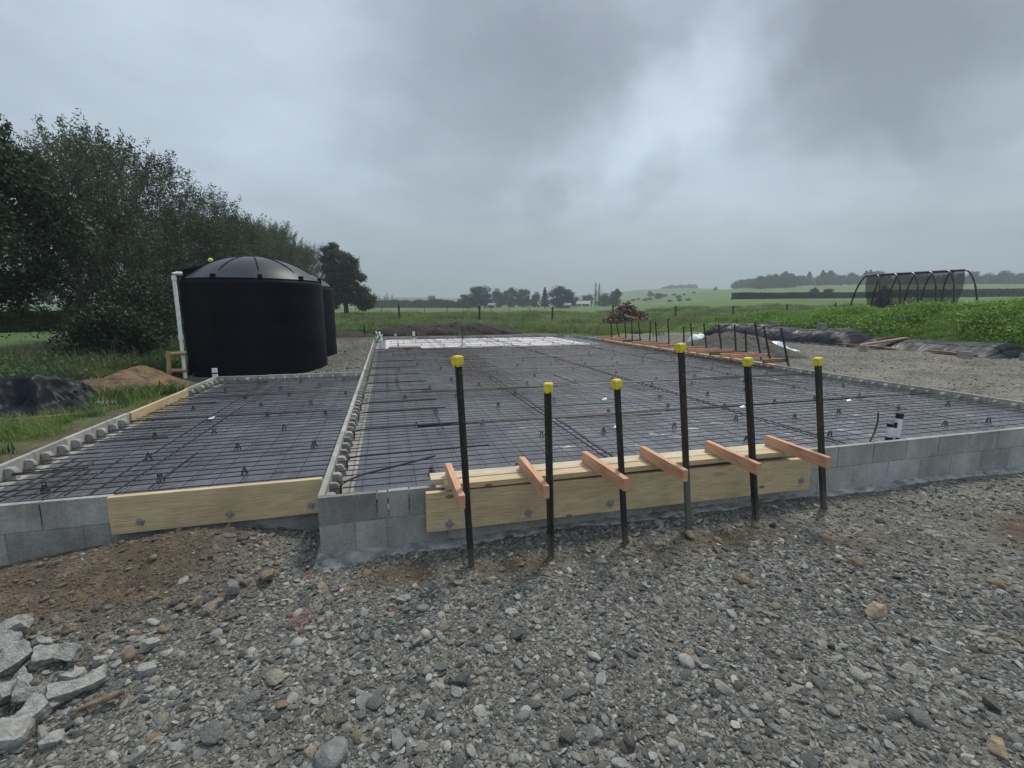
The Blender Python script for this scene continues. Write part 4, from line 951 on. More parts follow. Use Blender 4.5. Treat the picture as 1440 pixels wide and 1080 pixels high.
def firewood():
    e = empty('firewood_pile', D(882, 447, 37), 0, 'tall heap of brown split wood and branches standing in the paddock', 'wood pile'); c = e.location; zb = h1(c.x, c.y); e.location.z = zb
    random.seed(5); mb = MB(); mp = MB()
    for k in range(330):
        r = random.random()**.6; a = random.random()*6.283; x = 1.95*r*math.cos(a); y = 1.2*r*math.sin(a); hz = 1.62*max(0, 1-r**1.3)*random.uniform(.3, 1)
        d = Vector((random.gauss(0, 1), random.gauss(0, 1), random.gauss(0, .3)-abs(0))).normalized(); L = random.uniform(.3, .95)
        # pieces lie down the slope
        d = (d+Vector((x, y, -.5*r)).normalized()*.5).normalized(); p = Vector((x, y, hz+.06)); q = mb if random.random() < .85 else mp
        w = random.uniform(.035, .085); q.tube([p-d*L/2, p+d*L/2], [w, w*.8], 4)
    for k in range(7):
        a = random.random()*6.283; d = Vector((math.cos(a), math.sin(a)*.4, -.35)); p = Vector((0, 0, 1.4)); mp.tube([p, p+d*random.uniform(1.3, 2.3)], [.04, .02], 4)
    mb.build('dark_logs', 'timber_pile', e); mp.build('pale_logs', 'timber_pale', e)
firewood()

# ------------------------------------------------------------------ broken concrete and rocks
def chunk(name, x, y, z, sx, sy, sz, mat, label, cat, seed, rot=None, ang=1.0, group=None, sub=3):
    bm = bmesh.new(); bmesh.ops.create_icosphere(bm, subdivisions=sub, radius=1); rs = random.Random(seed)
    off = Vector((rs.random()*50, rs.random()*50, rs.random()*50))
    pl = [(Vector((rs.gauss(0, 1), rs.gauss(0, 1), rs.gauss(0, 1))).normalized(), rs.uniform(.45, .72)) for _ in range(11)] if ang > .5 else \
         [(Vector((rs.gauss(0, 1), rs.gauss(0, 1), rs.gauss(0, .8))).normalized(), rs.uniform(.7, .9)) for _ in range(6)]
    for v_ in bm.verts:
        p = v_.co.copy(); p *= 1+.18*noise.noise(p*1.2+off)+.05*noise.noise(p*5+off)
        for n_, d in pl:
            e = p.dot(n_)-d
            if e > 0: p -= n_*e*ang
        p *= 1+.02*noise.noise(p*9+off)
        v_.co = Vector((p.x*sx, p.y*sy, p.z*sz))
    me = bpy.data.meshes.new(name); bm.to_mesh(me); bm.free(); me.materials.append(M[mat]); me.polygons.foreach_set('use_smooth', [True]*len(me.polygons)); me.set_sharp_from_angle(angle=R(32))
    o = bpy.data.objects.new(name, me); C.objects.link(o); p = P(x, y, z); hz = h1(p.x, p.y); p = P(x, y, hz+sz*.35); o.location = p; o.rotation_euler = rot or (rs.uniform(-.3, .3), rs.uniform(-.3, .3), rs.uniform(0, 6))
    return tag(o, label, cat, group)
RK = [(1230, 862, .060, .034, .032, 'rock_tan', 'tan cracked rock with a pale split face lying alone in the gravel'), (1402, 1052, .045, .030, .030, 'rock_tan', 'tan and white rock at the bottom corner of the gravel'),
      (1207, 791, .045, .03, .028, 'rock_brown', 'rounded brown rock uphill of the cracked tan rock'), (1043, 815, .038, .03, .028, 'rock_brown', 'small brown rock below the fifth stake'),
      (1395, 990, .036, .026, .024, 'rock_dark', 'dark brown rock in the lower gravel, above the tan and white rock'), (1402, 820, .04, .03, .022, 'rock_brown', 'flat brown rock near the mossy patch'),
      (375, 810, .052, .036, .032, 'rock_brown', 'rounded brown boulder at the toe of the dirt mound'), (467, 1062, .046, .042, .034, 'rock_grey', 'largest smooth grey cobble at the lower edge of the gravel'),
      (183, 922, .034, .026, .03, 'rock_brown', 'reddish brown stone beside the broken concrete'), (279, 846, .025, .022, .028, 'rock_tan', 'small orange tan stone at the foot of the mound'),
      (325, 828, .03, .026, .034, 'rock_grey', 'grey upright stone between boulder and mound'), (452, 873, .02, .014, .012, 'rock_tan', 'small tan stone among the grey pebbles below the wall corner'),
      (300, 850, .044, .016, .016, 'rock_grey', 'long narrow grey stone next to the orange tan stone'), (835, 1030, .030, .026, .02, 'rock_grey', 'smooth pale grey cobble in the lower middle of the gravel'),
      (885, 1042, .026, .022, .022, 'rock_dark', 'dark round stone beside the smooth pale cobble'), (560, 1040, .034, .024, .02, 'rock_grey', 'grey oval cobble below the centre of the gravel'),
      (268, 735, .05, .03, .03, 'rock_brown', 'muddy stone against the foot of the small slab board'), (247, 737, .035, .03, .03, 'rock_dark', 'dark clod next to the muddy stone under the board'), (215, 745, .05, .03, .022, 'rock_brown', 'flat muddy clod under the end of the small slab board')]
for i, (x, y, a, b, c, m_, lab) in enumerate(RK): chunk('rock', x, y, -.41, a*1.5, b*1.5, c*1.45, m_, lab, 'rock', 100+i, ang=.4 if i == 7 else .85, sub=4)
# broken block pieces: plates with a curved bite, as split hollow blocks are
def broken(x, y, lift, L, W, T, rot, seed, label, bite=True, mat='rubble'):
    rs = random.Random(seed); n = 18; T *= 1.5; L *= 1.05; W *= 1.1; lift *= 1.1; out = []
    for i in range(n):
        a = 2*math.pi*i/n; r = 1/max(abs(math.cos(a)), abs(math.sin(a)))*(.90+.10*rs.random()); px_, py_ = math.cos(a)*r, math.sin(a)*r
        if bite and py_ > 0 and abs(px_) < .62: py_ = min(py_, 1-.95*math.sqrt(max(0, 1-(px_/.62)**2)))
        out.append((px_*L/2, py_*W/2))
    bm = bmesh.new(); layers = []
    for k in range(4):
        z = (k/3-.5)*T; layers.append([bm.verts.new((a*(1-.05*(k in (0, 3)))+rs.gauss(0, .0018), b*(1-.07*(k in (0, 3)))+rs.gauss(0, .0018), z+rs.gauss(0, .0012))) for a, b in out])
    bm.faces.new(layers[-1]); bm.faces.new(list(reversed(layers[0])))
    for k in range(3):
        for i in range(n): bm.faces.new((layers[k][i], layers[k][(i+1) % n], layers[k+1][(i+1) % n], layers[k+1][i]))
    bmesh.ops.triangulate(bm, faces=bm.faces[:]); bmesh.ops.subdivide_edges(bm, edges=[e for e in bm.edges if e.calc_length() > .02], cuts=3, use_grid_fill=True)
    off = Vector((seed*3.1, 0, 0))
    for v_ in bm.verts: v_.co += v_.co.normalized()*(.004*noise.noise(v_.co*70+off)+.007*noise.noise(v_.co*25+off)+.010*noise.noise(v_.co*11+off))
    bmesh.ops.triangulate(bm, faces=bm.faces[:])
    me = bpy.data.meshes.new('broken_block'); bm.to_mesh(me); bm.free(); me.materials.append(M[mat]); me.polygons.foreach_set('use_smooth', [True]*len(me.polygons)); me.set_sharp_from_angle(angle=R(35))
    o = bpy.data.objects.new('broken_block', me); C.objects.link(o); p = P(x, y, -.40); hz = h1(p.x, p.y); o.location = P(x, y, hz+lift); o.rotation_euler = rot
    return tag(o, label, 'broken concrete', 'broken concrete block pieces')
BK = [(108, 963, .035, .20, .085, .045, (.45, .1, .55), 'long pale broken piece with a curved notch at one end', True), (48, 968, .05, .12, .10, .05, (.9, .3, .3), 'dark shaded piece with a curved bite behind the long pale piece', True),
      (30, 1010, .035, .15, .11, .05, (.3, -.2, .9), 'large grey broken piece at the lower corner of the heap', True), (98, 918, .035, .10, .075, .05, (.7, .2, -.2), 'flat topped broken piece at the back of the heap beside the reddish stone', False),
      (62, 925, .03, .09, .08, .055, (.4, .3, .4), 'blocky rounded broken piece next to the flat topped one', False), (20, 880, .03, .10, .07, .045, (.4, -.3, .2), 'small pale broken piece at the top of the heap on the mound', False),
      (20, 925, .06, .12, .09, .04, (.6, -.3, .7), 'white topped slanting piece stacked above the others', False), (100, 955, .02, .085, .07, .05, (.3, .2, 1.4), 'small notched piece tucked behind the long pale piece', True),
      (207, 941, .018, .065, .05, .03, (.2, .1, .3), 'angular pale chip lying apart on the pebbles', False), (210, 908, .02, .075, .04, .03, (.3, .4, 1.2), 'upright grey ribbed chip above the angular pale chip', False),
      (12, 965, .07, .12, .09, .05, (.8, .1, 1.2), 'steep grey piece leaning at the edge of the heap', True), (8, 905, .05, .10, .08, .05, (.5, .5, .1), 'shadowed broken piece under the white topped one', False), (10, 1035, .03, .13, .10, .05, (.2, .2, .2), 'low broken piece at the bottom of the heap', False),
      (75, 990, .015, .07, .05, .035, (.5, .2, 1.0), 'small grey chip in front of the dark shaded piece', False), (60, 905, .02, .07, .05, .04, (.2, .5, .4), 'small chip wedged behind the blocky rounded piece', False), (140, 930, .012, .055, .04, .03, (.1, .3, .8), 'small chip beyond the flat topped piece', False), (75, 1040, .012, .06, .045, .03, (.3, .1, .2), 'loose chip on the pebbles below the heap', False)]
for i, (x, y, lf_, L, W, T, rot, lab, bt) in enumerate(BK): broken(x, y, lf_, L, W, T, rot, 200+i, 'broken concrete: '+lab, bt)
e = MB(); a = P(103, 1000, -.395); b = P(175, 972, -.385); e.tube([a, a.lerp(b, .35), a.lerp(b, .8), b], [.006, .011, .016, .012], 9); tag(e.build('wooden_stick', 'rock_brown', smooth=True), 'short tapered brown stick lying against the broken concrete', 'stick')
for i, (x, y) in enumerate([(430, 862), (418, 878), (432, 812), (412, 868)]):
    q = MB(); p = P(x, y, -.41); hz = h1(p.x, p.y)
    for k in range(5):
        d = random.random()*3.14; c = Vector((p.x+random.gauss(0, .02), p.y+random.gauss(0, .02), hz+.018)); q.tube([c-Vector((math.cos(d), math.sin(d), 0))*.014, c+Vector((0, 0, .006)), c+Vector((math.cos(d), math.sin(d), .0))*.012], .0022, 5)
    tag(q.build('red_twine', 'red'), 'frayed pink red twine on the pebbles below the wall corner, strand %s' % ['nearest the tan stone', 'lower', 'uppermost', 'between the others'][i], 'twine', 'red twine scraps')
chunk('red_scrap', 549, 858, -.41, .014, .011, .008, 'red', 'small bright red scrap in the gravel below the first stake', 'scrap', 301)
M['lime'] = simple('lime_wrapper', g(.42, .48, .12), g(.60, .66, .25), 30, .6, .2)
chunk('green_wrapper', 483, 881, -.41, .022, .013, .009, 'lime', 'crumpled yellow green wrapper scrap in the pebbles', 'scrap', 302)
e = MB(); a = P(1308, 907, -.40); b = P(1336, 918, -.40); e.tube([a, b], .003, 5); tag(e.build('pale_straw', 'white_pipe'), 'thin pale straw lying in the gravel beyond the cracked tan rock', 'straw')

# ------------------------------------------------------------------ trees
def crown_pts(n, H0, H1, rx, ry, seed, lean=0, clump=26, cr=.55, taper=.5, up=.0):
    rs = np.random.default_rng(seed); nc = clump
    t = rs.random(nc); a = rs.random(nc)*6.283; z = H0+(H1-H0)*t; prof = np.sin(np.clip(.18+.78*t, 0, 1)*math.pi)**taper
    rr = np.sqrt(rs.random(nc))*.85+.1
    cx = rx*rr*prof*np.cos(a); cy = ry*rr*prof*np.sin(a); cs = cr*(.6+.8*rs.random(nc))
    k = rs.integers(0, nc, n); d = rs.normal(size=(n, 3)); d /= np.linalg.norm(d, axis=1)[:, None]; d *= (rs.random(n)**.42)[:, None]
    p = np.stack([cx, cy, z], -1)[k]+d*cs[k][:, None]*np.array([1, 1, 1+up]); return p, k, rs, np.stack([cx, cy, z], -1), cs
def shoot_crown(n_sh, per, H0, H1, rx, ry, seed, leaf, mat, name, parent=None):
    """upright whippy shoots with narrow leaves"""
    rs = np.random.default_rng(seed); P_ = []; T = []
    for i in range(n_sh):
        a = rs.random()*6.283; q = math.sqrt(rs.random()); z0 = H0+(H1-H0)*rs.random()**.85*.86; t = (z0-H0)/(H1-H0)
        pr = math.sin(min(1, .22+.74*t)*math.pi)**.55; x, y = rx*q*pr*math.cos(a), ry*q*pr*math.sin(a)
        L = rs.uniform(.5, 1.3)*(1.2 if t > .6 else .9); d = np.array([x*.25+rs.normal(0, .25), y*.25+rs.normal(0, .25), 1.0+rs.normal(0, .25)-.5*(1-t)]); d /= np.linalg.norm(d)
        s = rs.random(per); pts = np.array([x, y, z0])+d*s[:, None]*L+rs.normal(0, 1, (per, 3))*(.17*(1-s*.72))[:, None]
        P_.append(pts); T.append(np.clip(rs.normal(.45, .20)+.1*(t-.5)+rs.normal(0, .14, per), 0, 1))
    p = np.concatenate(P_); V, Fq = leaf_quads(p, leaf, rs, -.4, 2.8); return npmesh(name, V, Fq, mat, np.repeat(np.concatenate(T), 4), parent=parent)
def trunk_mesh(hh, r, seed, branches=7, spread=1.2, parent=None, b0=.3):
    rs = random.Random(seed); mb = MB(); pts = [Vector((0, 0, -.3))]
    for i in range(1, 6): pts.append(Vector((rs.gauss(0, .05*hh/5), rs.gauss(0, .05*hh/5), hh*i/5)))
    mb.tube(pts, [r*1.3, r, r*.8, r*.62, r*.42, r*.15], 8)
    for k in range(branches):
        t = rs.uniform(b0, .85); i = min(4, int(t*5)); p = pts[i].lerp(pts[i+1], t*5-i); a = rs.random()*6.28; d = Vector((math.cos(a), math.sin(a), rs.uniform(.5, 1.3))).normalized(); L = spread*rs.uniform(.6, 1.2)
        m1 = p+d*L*.5+Vector((0, 0, .08*L)); mb.tube([p, m1, p+d*L+Vector((0, 0, .2*L))], [r*.35, r*.22, r*.08], 6)
    return mb.build('trunk', 'bark', parent, smooth=True)
def tree(name, label, cat, loc, group=None): return empty(name, loc, random.random()*6.28, label, cat, group)
# willow row
W_ = []
for k in range(3):
    e = tree('willow_tree', '', 'tree', (0, 0, 0)); e.rotation_euler = (0, 0, 0); trunk_mesh(6.2, .17, 300+k, 12, 1.7, e)
    shoot_crown(600, 82, .5, 8.4, 2.55, 2.55, 310+k, .125, 'leaf_willow', 'crown', e); W_.append(e)
rowpos = [(-10.2, 17.4, .86), (-10.4, 21.6, .96), (-11.4, 25.8, .80), (-10.0, 29.2, .95), (-10.8, 33.0, .84), (-9.9, 36.0, 1.0), (-10.4, 39.5, 1.02), (-9.8, 44.5, 1.04), (-10.2, 50, 1.06), (-9.6, 56, 1.05), (-9.2, 62.5, 1.06)]
on = ['nearest', 'second', 'third', 'fourth', 'fifth', 'sixth', 'seventh', 'eighth', 'ninth', 'tenth', 'farthest']
for i, (u, v, s) in enumerate(rowpos):
    e = W_[i] if i < 3 else copy_tree(W_[i % 3]); e.location = (u, v, h1(u, v)-.1); s *= random.uniform(.93, 1.06)*1.0; e.scale = (s, s, s*1.04); e.rotation_euler = (0, 0, i*1.9)
    e['label'] = 'feathery grey green willow behind the tanks, %s in the row from the camera' % on[i]; e['category'] = 'tree'; e['group'] = 'row of willows behind the tanks'
# second, lower line filling the row's foot
def bush(name, u, v, hh, rx, mat, label, seed, n=9000, leaf=.1, group=None, cat='bush'):
    e = empty(name, (u, v, h1(u, v)-.05), 0, label, cat, group); p, k, rs, c, cs = crown_pts(n, .1*hh, hh*.9, rx, rx, seed, clump=30, cr=.34*hh)
    V, Fq = leaf_quads(p, leaf, rs, .1, 1.8); npmesh('foliage', V, Fq, mat, np.repeat(np.clip(.45+.3*(vn(k*3.1, k*1.7, seed)-.5)+rs.normal(0, .12, n), 0, 1), 4), parent=e)
    mb = MB()
    for i in range(7):
        a = i*.9; mb.tube([(0.05*math.cos(a), .05*math.sin(a), -.1), (rx*.4*math.cos(a), rx*.4*math.sin(a), hh*.55)], [.04, .012], 5)
    mb.build('stem', 'bark', e); return e
bl_ = ['beside the near tank', 'behind the tan pipe', 'at the foot of the second willow', 'at the foot of the third willow', 'at the foot of the sixth willow', 'at the foot of the eighth willow', 'under the nearest willow', 'in front of the dark tree']
for i, (u, v, hh, rx) in enumerate([(-7.6, 15.6, 2.4, 1.5), (-7.0, 12.6, 1.5, 1.1), (-8.8, 19.5, 2.8, 1.7), (-8.6, 23.5, 2.8, 1.8), (-8.4, 30, 2.8, 2.2), (-8.4, 40, 2.8, 2.4)]):
    bush('dark_bush', u, v, hh, rx, 'leaf_dark', 'dark leafy bush '+bl_[i], 400+i, 9000, .11, 'bushes along the willow row')
# big dark tree, far left
e = tree('dark_tree', 'big dark broadleaf tree nearest the camera at the end of the willow row', 'tree', (-10.4, 12.6, h1(-10.4, 12.6))); e.rotation_euler = (0, 0, 0)
trunk_mesh(5.0, .22, 501, 12, 2.3, e); p, k, rs, c, cs = crown_pts(52000, 1.9, 6.2, 2.8, 2.8, 502, clump=70, cr=.66)
V, Fq = leaf_quads(p, .125, rs, .3, 1.7); npmesh('crown', V, Fq, 'leaf_dark', np.repeat(np.clip(.4+.5*(vn(k*3.1, k*1.7, 5)-.5)+rs.normal(0, .1, len(k)), 0, 1), 4), parent=e)
e = tree('dark_tree', 'second dark broadleaf tree standing farther into the lawn', 'tree', (-15.2, 17.6, h1(-15.2, 17.6))); e.rotation_euler = (0, 0, 0)
trunk_mesh(5.2, .25, 511, 12, 2.3, e); p, k, rs, c, cs = crown_pts(45000, 2.1, 7.0, 3.4, 3.4, 512, clump=80, cr=.75)
V, Fq = leaf_quads(p, .14, rs, .3, 1.7); npmesh('crown', V, Fq, 'leaf_dark', np.repeat(np.clip(.4+.5*(vn(k*3.1, k*1.7, 5)-.5)+rs.normal(0, .1, len(k)), 0, 1), 4), parent=e)
# shelter hedge seen beyond the lawn
def hedge(name, p0, p1, hh, w, mat, label, n, leaf, seed, wob=.15):
    p0 = Vector(p0); p1 = Vector(p1); L = (p1-p0).length; rs = np.random.default_rng(seed); d = (p1-p0)/L; s = Vector((-d.y, d.x, 0))
    t = rs.random(n)*L; top = hh*(1+wob*(fbm(t*.35, t*0+seed, seed)-.5)*2)
    face = rs.random(n); a = rs.uniform(-1, 1, n)*w/2; z = rs.random(n)*top
    onf = face < .5; a[onf] = np.sign(a[onf])*w/2*rs.uniform(.8, 1.05, onf.sum()); ontop = face > .75; z[ontop] = top[ontop]*rs.uniform(.9, 1.03, ontop.sum())
    u = p0.x+d.x*t+s.x*a; v = p0.y+d.y*t+s.y*a; q = np.stack([u, v, H(u, v)+z], -1); V, Fq = leaf_quads(q, leaf, rs, 0, 1.6)
    c = np.array([(p0.x+p1.x)/2, (p0.y+p1.y)/2, h1((p0.x+p1.x)/2, (p0.y+p1.y)/2)])
    e = empty(name, c, 0, label, 'hedge'); npmesh('foliage', V-c, Fq, mat, np.repeat(np.clip(rs.normal(.45, .2, n), 0, 1), 4), parent=e)
    mb = MB(); m = 20; vs = []                     # dark woody core so the hedge is not see-through
    for i in range(m+1):
        q0 = p0+(p1-p0)*i/m
        for sx, zz in ((-1, -.3), (-1, hh*.8), (1, hh*.8), (1, -.3)):
            r_ = q0+s*sx*w*.3; vs.append((r_.x-c[0], r_.y-c[1], h1(r_.x, r_.y)+zz-c[2]))
    mb.add(vs, [(i*4+j, i*4+j+1, i*4+5+j, i*4+4+j) for i in range(m) for j in range(3)]+[(0, 1, 2, 3), (m*4+3, m*4+2, m*4+1, m*4)]); mb.build('branches', 'hedge', e); return e
hedge('hedge', (-34, 20, 0), (-17, 42, 0), 1.3, 1.6, 'hedge', 'dark clipped hedge beyond the shaded lawn under the trees', 26000, .22, 601)
def at(x, F): p = D(x, 431, F); return p.x, p.y
a = at(520, 230); b = at(662, 215); hedge('hedge', (*a, 0), (*b, 0), 3.2, 3.5, 'leaf_far', 'long brownish hedge across the far paddock to the side of the gum tree', 16000, .7, 602, .35)
a = at(1030, 128); b = at(1245, 132); hedge('hedge', (*a, 0), (*b, 0), 1.7, 2.2, 'hedge', 'straight trimmed dark shelter hedge behind the netted frame, up the slope', 16000, .42, 603, .06)
a = at(1245, 132); b = at(1620, 120); hedge('hedge', (*a, 0), (*b, 0), 2.2, 2.2, 'hedge', 'farther run of the trimmed shelter hedge beside the white tunnel roof', 16000, .42, 604, .08)
# gum tree beside the tanks
gx, gy = at(487, 62); e = tree('gum_tree', 'tall lone gum tree standing in the paddock just past the tanks', 'tree', (gx, gy, h1(gx, gy))); e.rotation_euler = (0, 0, YAW*-1)
trunk_mesh(7.5, .28, 701, 12, 2.2, e, .12)
rs = np.random.default_rng(702)
cl = [(-1.9, 8.4, .85), (-1.2, 9.0, .6), (-2.1, 7.2, .9), (-1.0, 7.9, 1.0), (.1, 7.6, .9), (-1.9, 6.0, 1.0), (-.6, 6.4, 1.2), (.7, 6.6, 1.0), (1.3, 7.1, .6), (1.3, 5.6, .95), (2.1, 5.0, .75), (-1.4, 4.8, 1.2), (.2, 5.0, 1.3), (-1.9, 3.6, 1.1), (-.5, 3.6, 1.3), (1.0, 3.9, 1.2), (2.1, 3.3, .9), (2.9, 2.3, 1.0), (1.7, 2.2, 1.2), (.4, 2.4, 1.2), (-1.1, 2.3, 1.1), (-2.2, 2.4, .8), (3.1, 1.5, .8), (2.2, 1.3, .8), (-1.6, 1.5, .7)]
pc = []; kk = []
for i, (x, z, r) in enumerate(cl):
    for q in range(3):
        y = (q-1)*1.0*r; m = int(760*r*r); d = rs.normal(size=(m, 3)); d /= np.linalg.norm(d, axis=1)[:, None]; d *= (rs.random(m)**.35)[:, None]; rr_ = r*(1 if q == 1 else .85)*.8*(1+.35*(np.sin(d[:, 0]*5+i*2)*np.sin(d[:, 2]*6+i)))[:, None]
        for s_ in range(1): pc.append(np.array([x+rs.normal(0, .15), y, z])+d*rr_*np.array([1, 1, .8])); kk.append(np.full(m, i*3+q))
p = np.concatenate(pc); k = np.concatenate(kk); p = p+rs.normal(0, .13, p.shape); V, Fq = leaf_quads(p, .22, rs, .3, 2.0); npmesh('crown', V, Fq, 'leaf_gum', np.repeat(np.clip(.45+.5*(vn(k*3.1, k*1.7, 5)-.5)+rs.normal(0, .1, len(k)), 0, 1), 4), parent=e)
# far trees from a few originals
def far_proto(kind, seed, mat='leaf_far'):
    e = tree('%s_tree' % kind, '', 'tree', (0, 0, 0)); e.rotation_euler = (0, 0, 0); trunk_mesh(.7, .03, seed, 6, .25, e)
    if kind == 'conifer':
        rs = np.random.default_rng(seed); n = 3600; t = rs.random(n)**1.3; tier = .78+.22*np.cos(t*40); a = rs.random(n)*6.28; r = .30*(1-t)**.75*tier*rs.random(n)**.4; p = np.stack([r*np.cos(a), r*np.sin(a), .10+.9*t-.08*r], -1); k = (t*12).astype(int)
    elif kind == 'poplar':
        rs = np.random.default_rng(seed); n = 900; t = rs.random(n); a = rs.random(n)*6.28; r = .07*np.sin(np.clip(.1+t*.85, 0, 1)*3.14)*rs.random(n)**.5; p = np.stack([r*np.cos(a), r*np.sin(a), .08+.92*t], -1); k = (t*12).astype(int)
    else:
        p, k, rs, c, cs = crown_pts(8000, .10, .88, .38, .38, seed, clump=38, cr=.155); n = len(p)
    V, Fq = leaf_quads(p, .045 if kind != 'poplar' else .025, rs, .1, 1.5); npmesh('crown', V, Fq, mat, np.repeat(np.clip(.45+.5*(vn(k*3.1, k*1.7, 5)-.5)+rs.normal(0, .1, len(k)), 0, 1), 4), parent=e); return e
FP = {}; FPused = set()
for kd, sd, mt in (('broadleaf', 801, 'leaf_far'), ('broadleaf2', 802, 'leaf_far'), ('broadleaf3', 805, 'leaf_far'), ('conifer', 803, 'leaf_far'), ('poplar', 804, 'leaf_far'), ('red', 806, 'leaf_red')):
    FP[kd] = far_proto({'broadleaf2': 'broadleaf', 'broadleaf3': 'broadleaf', 'red': 'broadleaf'}.get(kd, kd), sd, mt)
def far_tree(kd, x, F, hpx, wpx, label, group=None, sink=0.0):
    u, v = at(x, F); e = FP[kd] if kd not in FPused else copy_tree(FP[kd]); FPused.add(kd)
    hh = hpx/659*F; base = {'conifer': .55, 'poplar': .13}.get(kd, .8); w = wpx/659*F/base
    e.location = (u, v, h1(u, v)-sink); e.scale = (w, w, hh); e.rotation_euler = (0, 0, random.random()*6.28); tag(e, label, 'tree', group); return e
far_tree('broadleaf', 672, 200, 32, 46, 'largest rounded far tree on the flat paddock edge beyond the second fence post', 'trees along the far paddock edge')
FT = [('broadleaf2', 700, 225, 24, 22, 'dark bushy far tree just past the largest rounded one'), ('broadleaf3', 718, 240, 26, 24, 'middle far tree of the clump between the big round tree and the conifers'), ('broadleaf', 736, 230, 26, 26, 'rounded far tree before the gap in the tree line'), ('broadleaf2', 752, 235, 20, 16, 'small low far tree at the gap before the conifers'),
      ('conifer', 766, 195, 28, 16, 'narrow dark conifer beside the broad dark conifer'), ('broadleaf3', 789, 190, 29, 36, 'broad dark spreading tree next to the narrow conifer'), ('broadleaf', 811, 240, 14, 20, 'low far bush tree beside the farmhouse'), ('red', 826, 245, 17, 18, 'russet leaved far tree by the farmhouse'),
      ('poplar', 837, 260, 31, 4, 'thin tall far poplar, first of the pair by the russet tree'), ('poplar', 842, 262, 30, 4, 'thin tall far poplar, second of the pair by the russet tree'), ('broadleaf2', 850, 240, 17, 24, 'low far tree behind the firewood heap, nearest the poplars'), ('broadleaf3', 866, 200, 24, 18, 'round headed bare stemmed far tree just over the firewood heap'),
      ('broadleaf', 607, 380, 16, 14, 'single hazy round tree standing on the far rise'), ('broadleaf2', 586, 400, 10, 18, 'low hazy bush tree beside the single tree on the rise'), ('conifer', 645, 420, 11, 9, 'tiny hazy conifer on the rise behind the long hedge'), ('broadleaf3', 622, 390, 8, 14, 'low hazy shrub tree just past the single tree on the rise'),
      ('broadleaf3', 1143, 135, 15, 14, 'dark round tree over the shelter hedge, first of the pair'), ('broadleaf', 1161, 130, 14, 20, 'dark wider tree over the shelter hedge, second of the pair'), ('broadleaf2', 1240, 70, 30, 18, 'tall dark tree seen through the netted frame'),
      ('broadleaf', 914, 420, 8, 10, 'tiny hazy tree on the green slope above the firewood'), ('broadleaf2', 1004, 500, 11, 8, 'hazy slim tree on the slope before the plantation'), ('broadleaf3', 925, 330, 8, 12, 'small bush on the lower green slope')]
for kd, x, F, hp, wp, lab in FT: far_tree(kd, x, F, hp*1.05, wp, lab, 'trees along the far paddock edge' if x < 880 else None)
for i, x in enumerate([523, 528, 534, 541, 545, 552]): far_tree('poplar', x, 330, 22-random.randint(0, 5), 3, 'thin misty poplar in the short row beyond the gum tree, %s from it' % ordn[i], 'misty poplars beyond the gum tree')
# wooded crest on the right hill
rs_ = random.Random(9)
for i in range(15):
    x = 1060+i*3.6+rs_.uniform(-1.5, 1.5); far_tree(['broadleaf', 'broadleaf2', 'broadleaf3'][i % 3], x, (395+rs_.uniform(-8, 8))*math.cos(math.atan((x-720)/659)), rs_.uniform(15, 19), 16, 'tree of the dense dark plantation block on the hill, its trees alike', 'dense dark plantation block')
for i in range(58):
    x = 1036+i*9.2+rs_.uniform(-4, 4); far_tree(['broadleaf', 'broadleaf2', 'broadleaf3', 'conifer'][rs_.randrange(4)], x, (438+rs_.uniform(-10, 14))*math.cos(math.atan((x-720)/659)), rs_.uniform(13, 22)*(1 if x > 1100 else .75), rs_.uniform(14, 24), 'misty tree of the long wooded crest behind the hill pasture, its trees alike', 'misty wooded crest')
for i in range(16):
    x = 885+i*6+rs_.uniform(-3, 3); far_tree(['broadleaf', 'broadleaf2', 'broadleaf3'][i % 3], x, 300+rs_.uniform(-50, 60), rs_.uniform(2.5, 5), rs_.uniform(4, 9), 'small scrubby bush scattered over the lower hill slope, alike with its neighbours', 'scrub on the lower hill slope')
for i in range(14):
    x = 935+i*3+rs_.uniform(-2, 2); far_tree(['broadleaf', 'broadleaf2'][i % 2], x, 735+rs_.uniform(-10, 10), rs_.uniform(3, 5)+i*.25, 10, 'very faint tree of the small copse on the farthest green hilltop, its trees alike', 'faint hilltop copse')
for k_, e in FP.items():
    if k_ not in FPused: 
        for ch in list(e.children): bpy.data.objects.remove(ch)
        bpy.data.objects.remove(e)

# ------------------------------------------------------------------ fences, houses, tunnel frame
def fence(pts, hh, label, group=None, r=.10, wires=(.25, .5, .75, .97)):
    c = Vector((*pts[0], 0)); c.z = h1(c.x, c.y); e = empty('fence', c, 0, label, 'fence', group); tops = []
    for (u, v) in pts:
        z = h1(u, v); lean = Vector((random.gauss(0, .02), random.gauss(0, .02), 0)); b = Vector((u, v, z)); t = b+Vector((0, 0, hh*random.uniform(.94, 1.06)))+lean; tops.append((b, t))
        mb = MB(); mb.tube([b-c-Vector((0, 0, .3)), t-c], [r, r*.9], 8); mb.build('post', 'post', e)
    mb = MB()
    for w in wires:
        mb.tube([b.lerp(t, w)-c for b, t in tops], .004, 4)
    mb.build('wire', 'wire', e); return e
A = [at(430, 47), at(561, 45.5), at(674, 45), at(777, 47), at(862, 50), at(951, 52), at(1032, 55), at(1107, 58), at(1175, 62)]
fence(A, 1.35, 'post and wire fence across the paddock behind the soil mound and firewood')
Bp = [at(x, F) for x, F in [(500, 95), (536, 95), (597, 95), (629, 95), (658, 95), (690, 95), (716, 95), (745, 98)]]
fence(Bp, 1.25, 'farther small fence near the back of the paddock, before the far trees', None, .06)
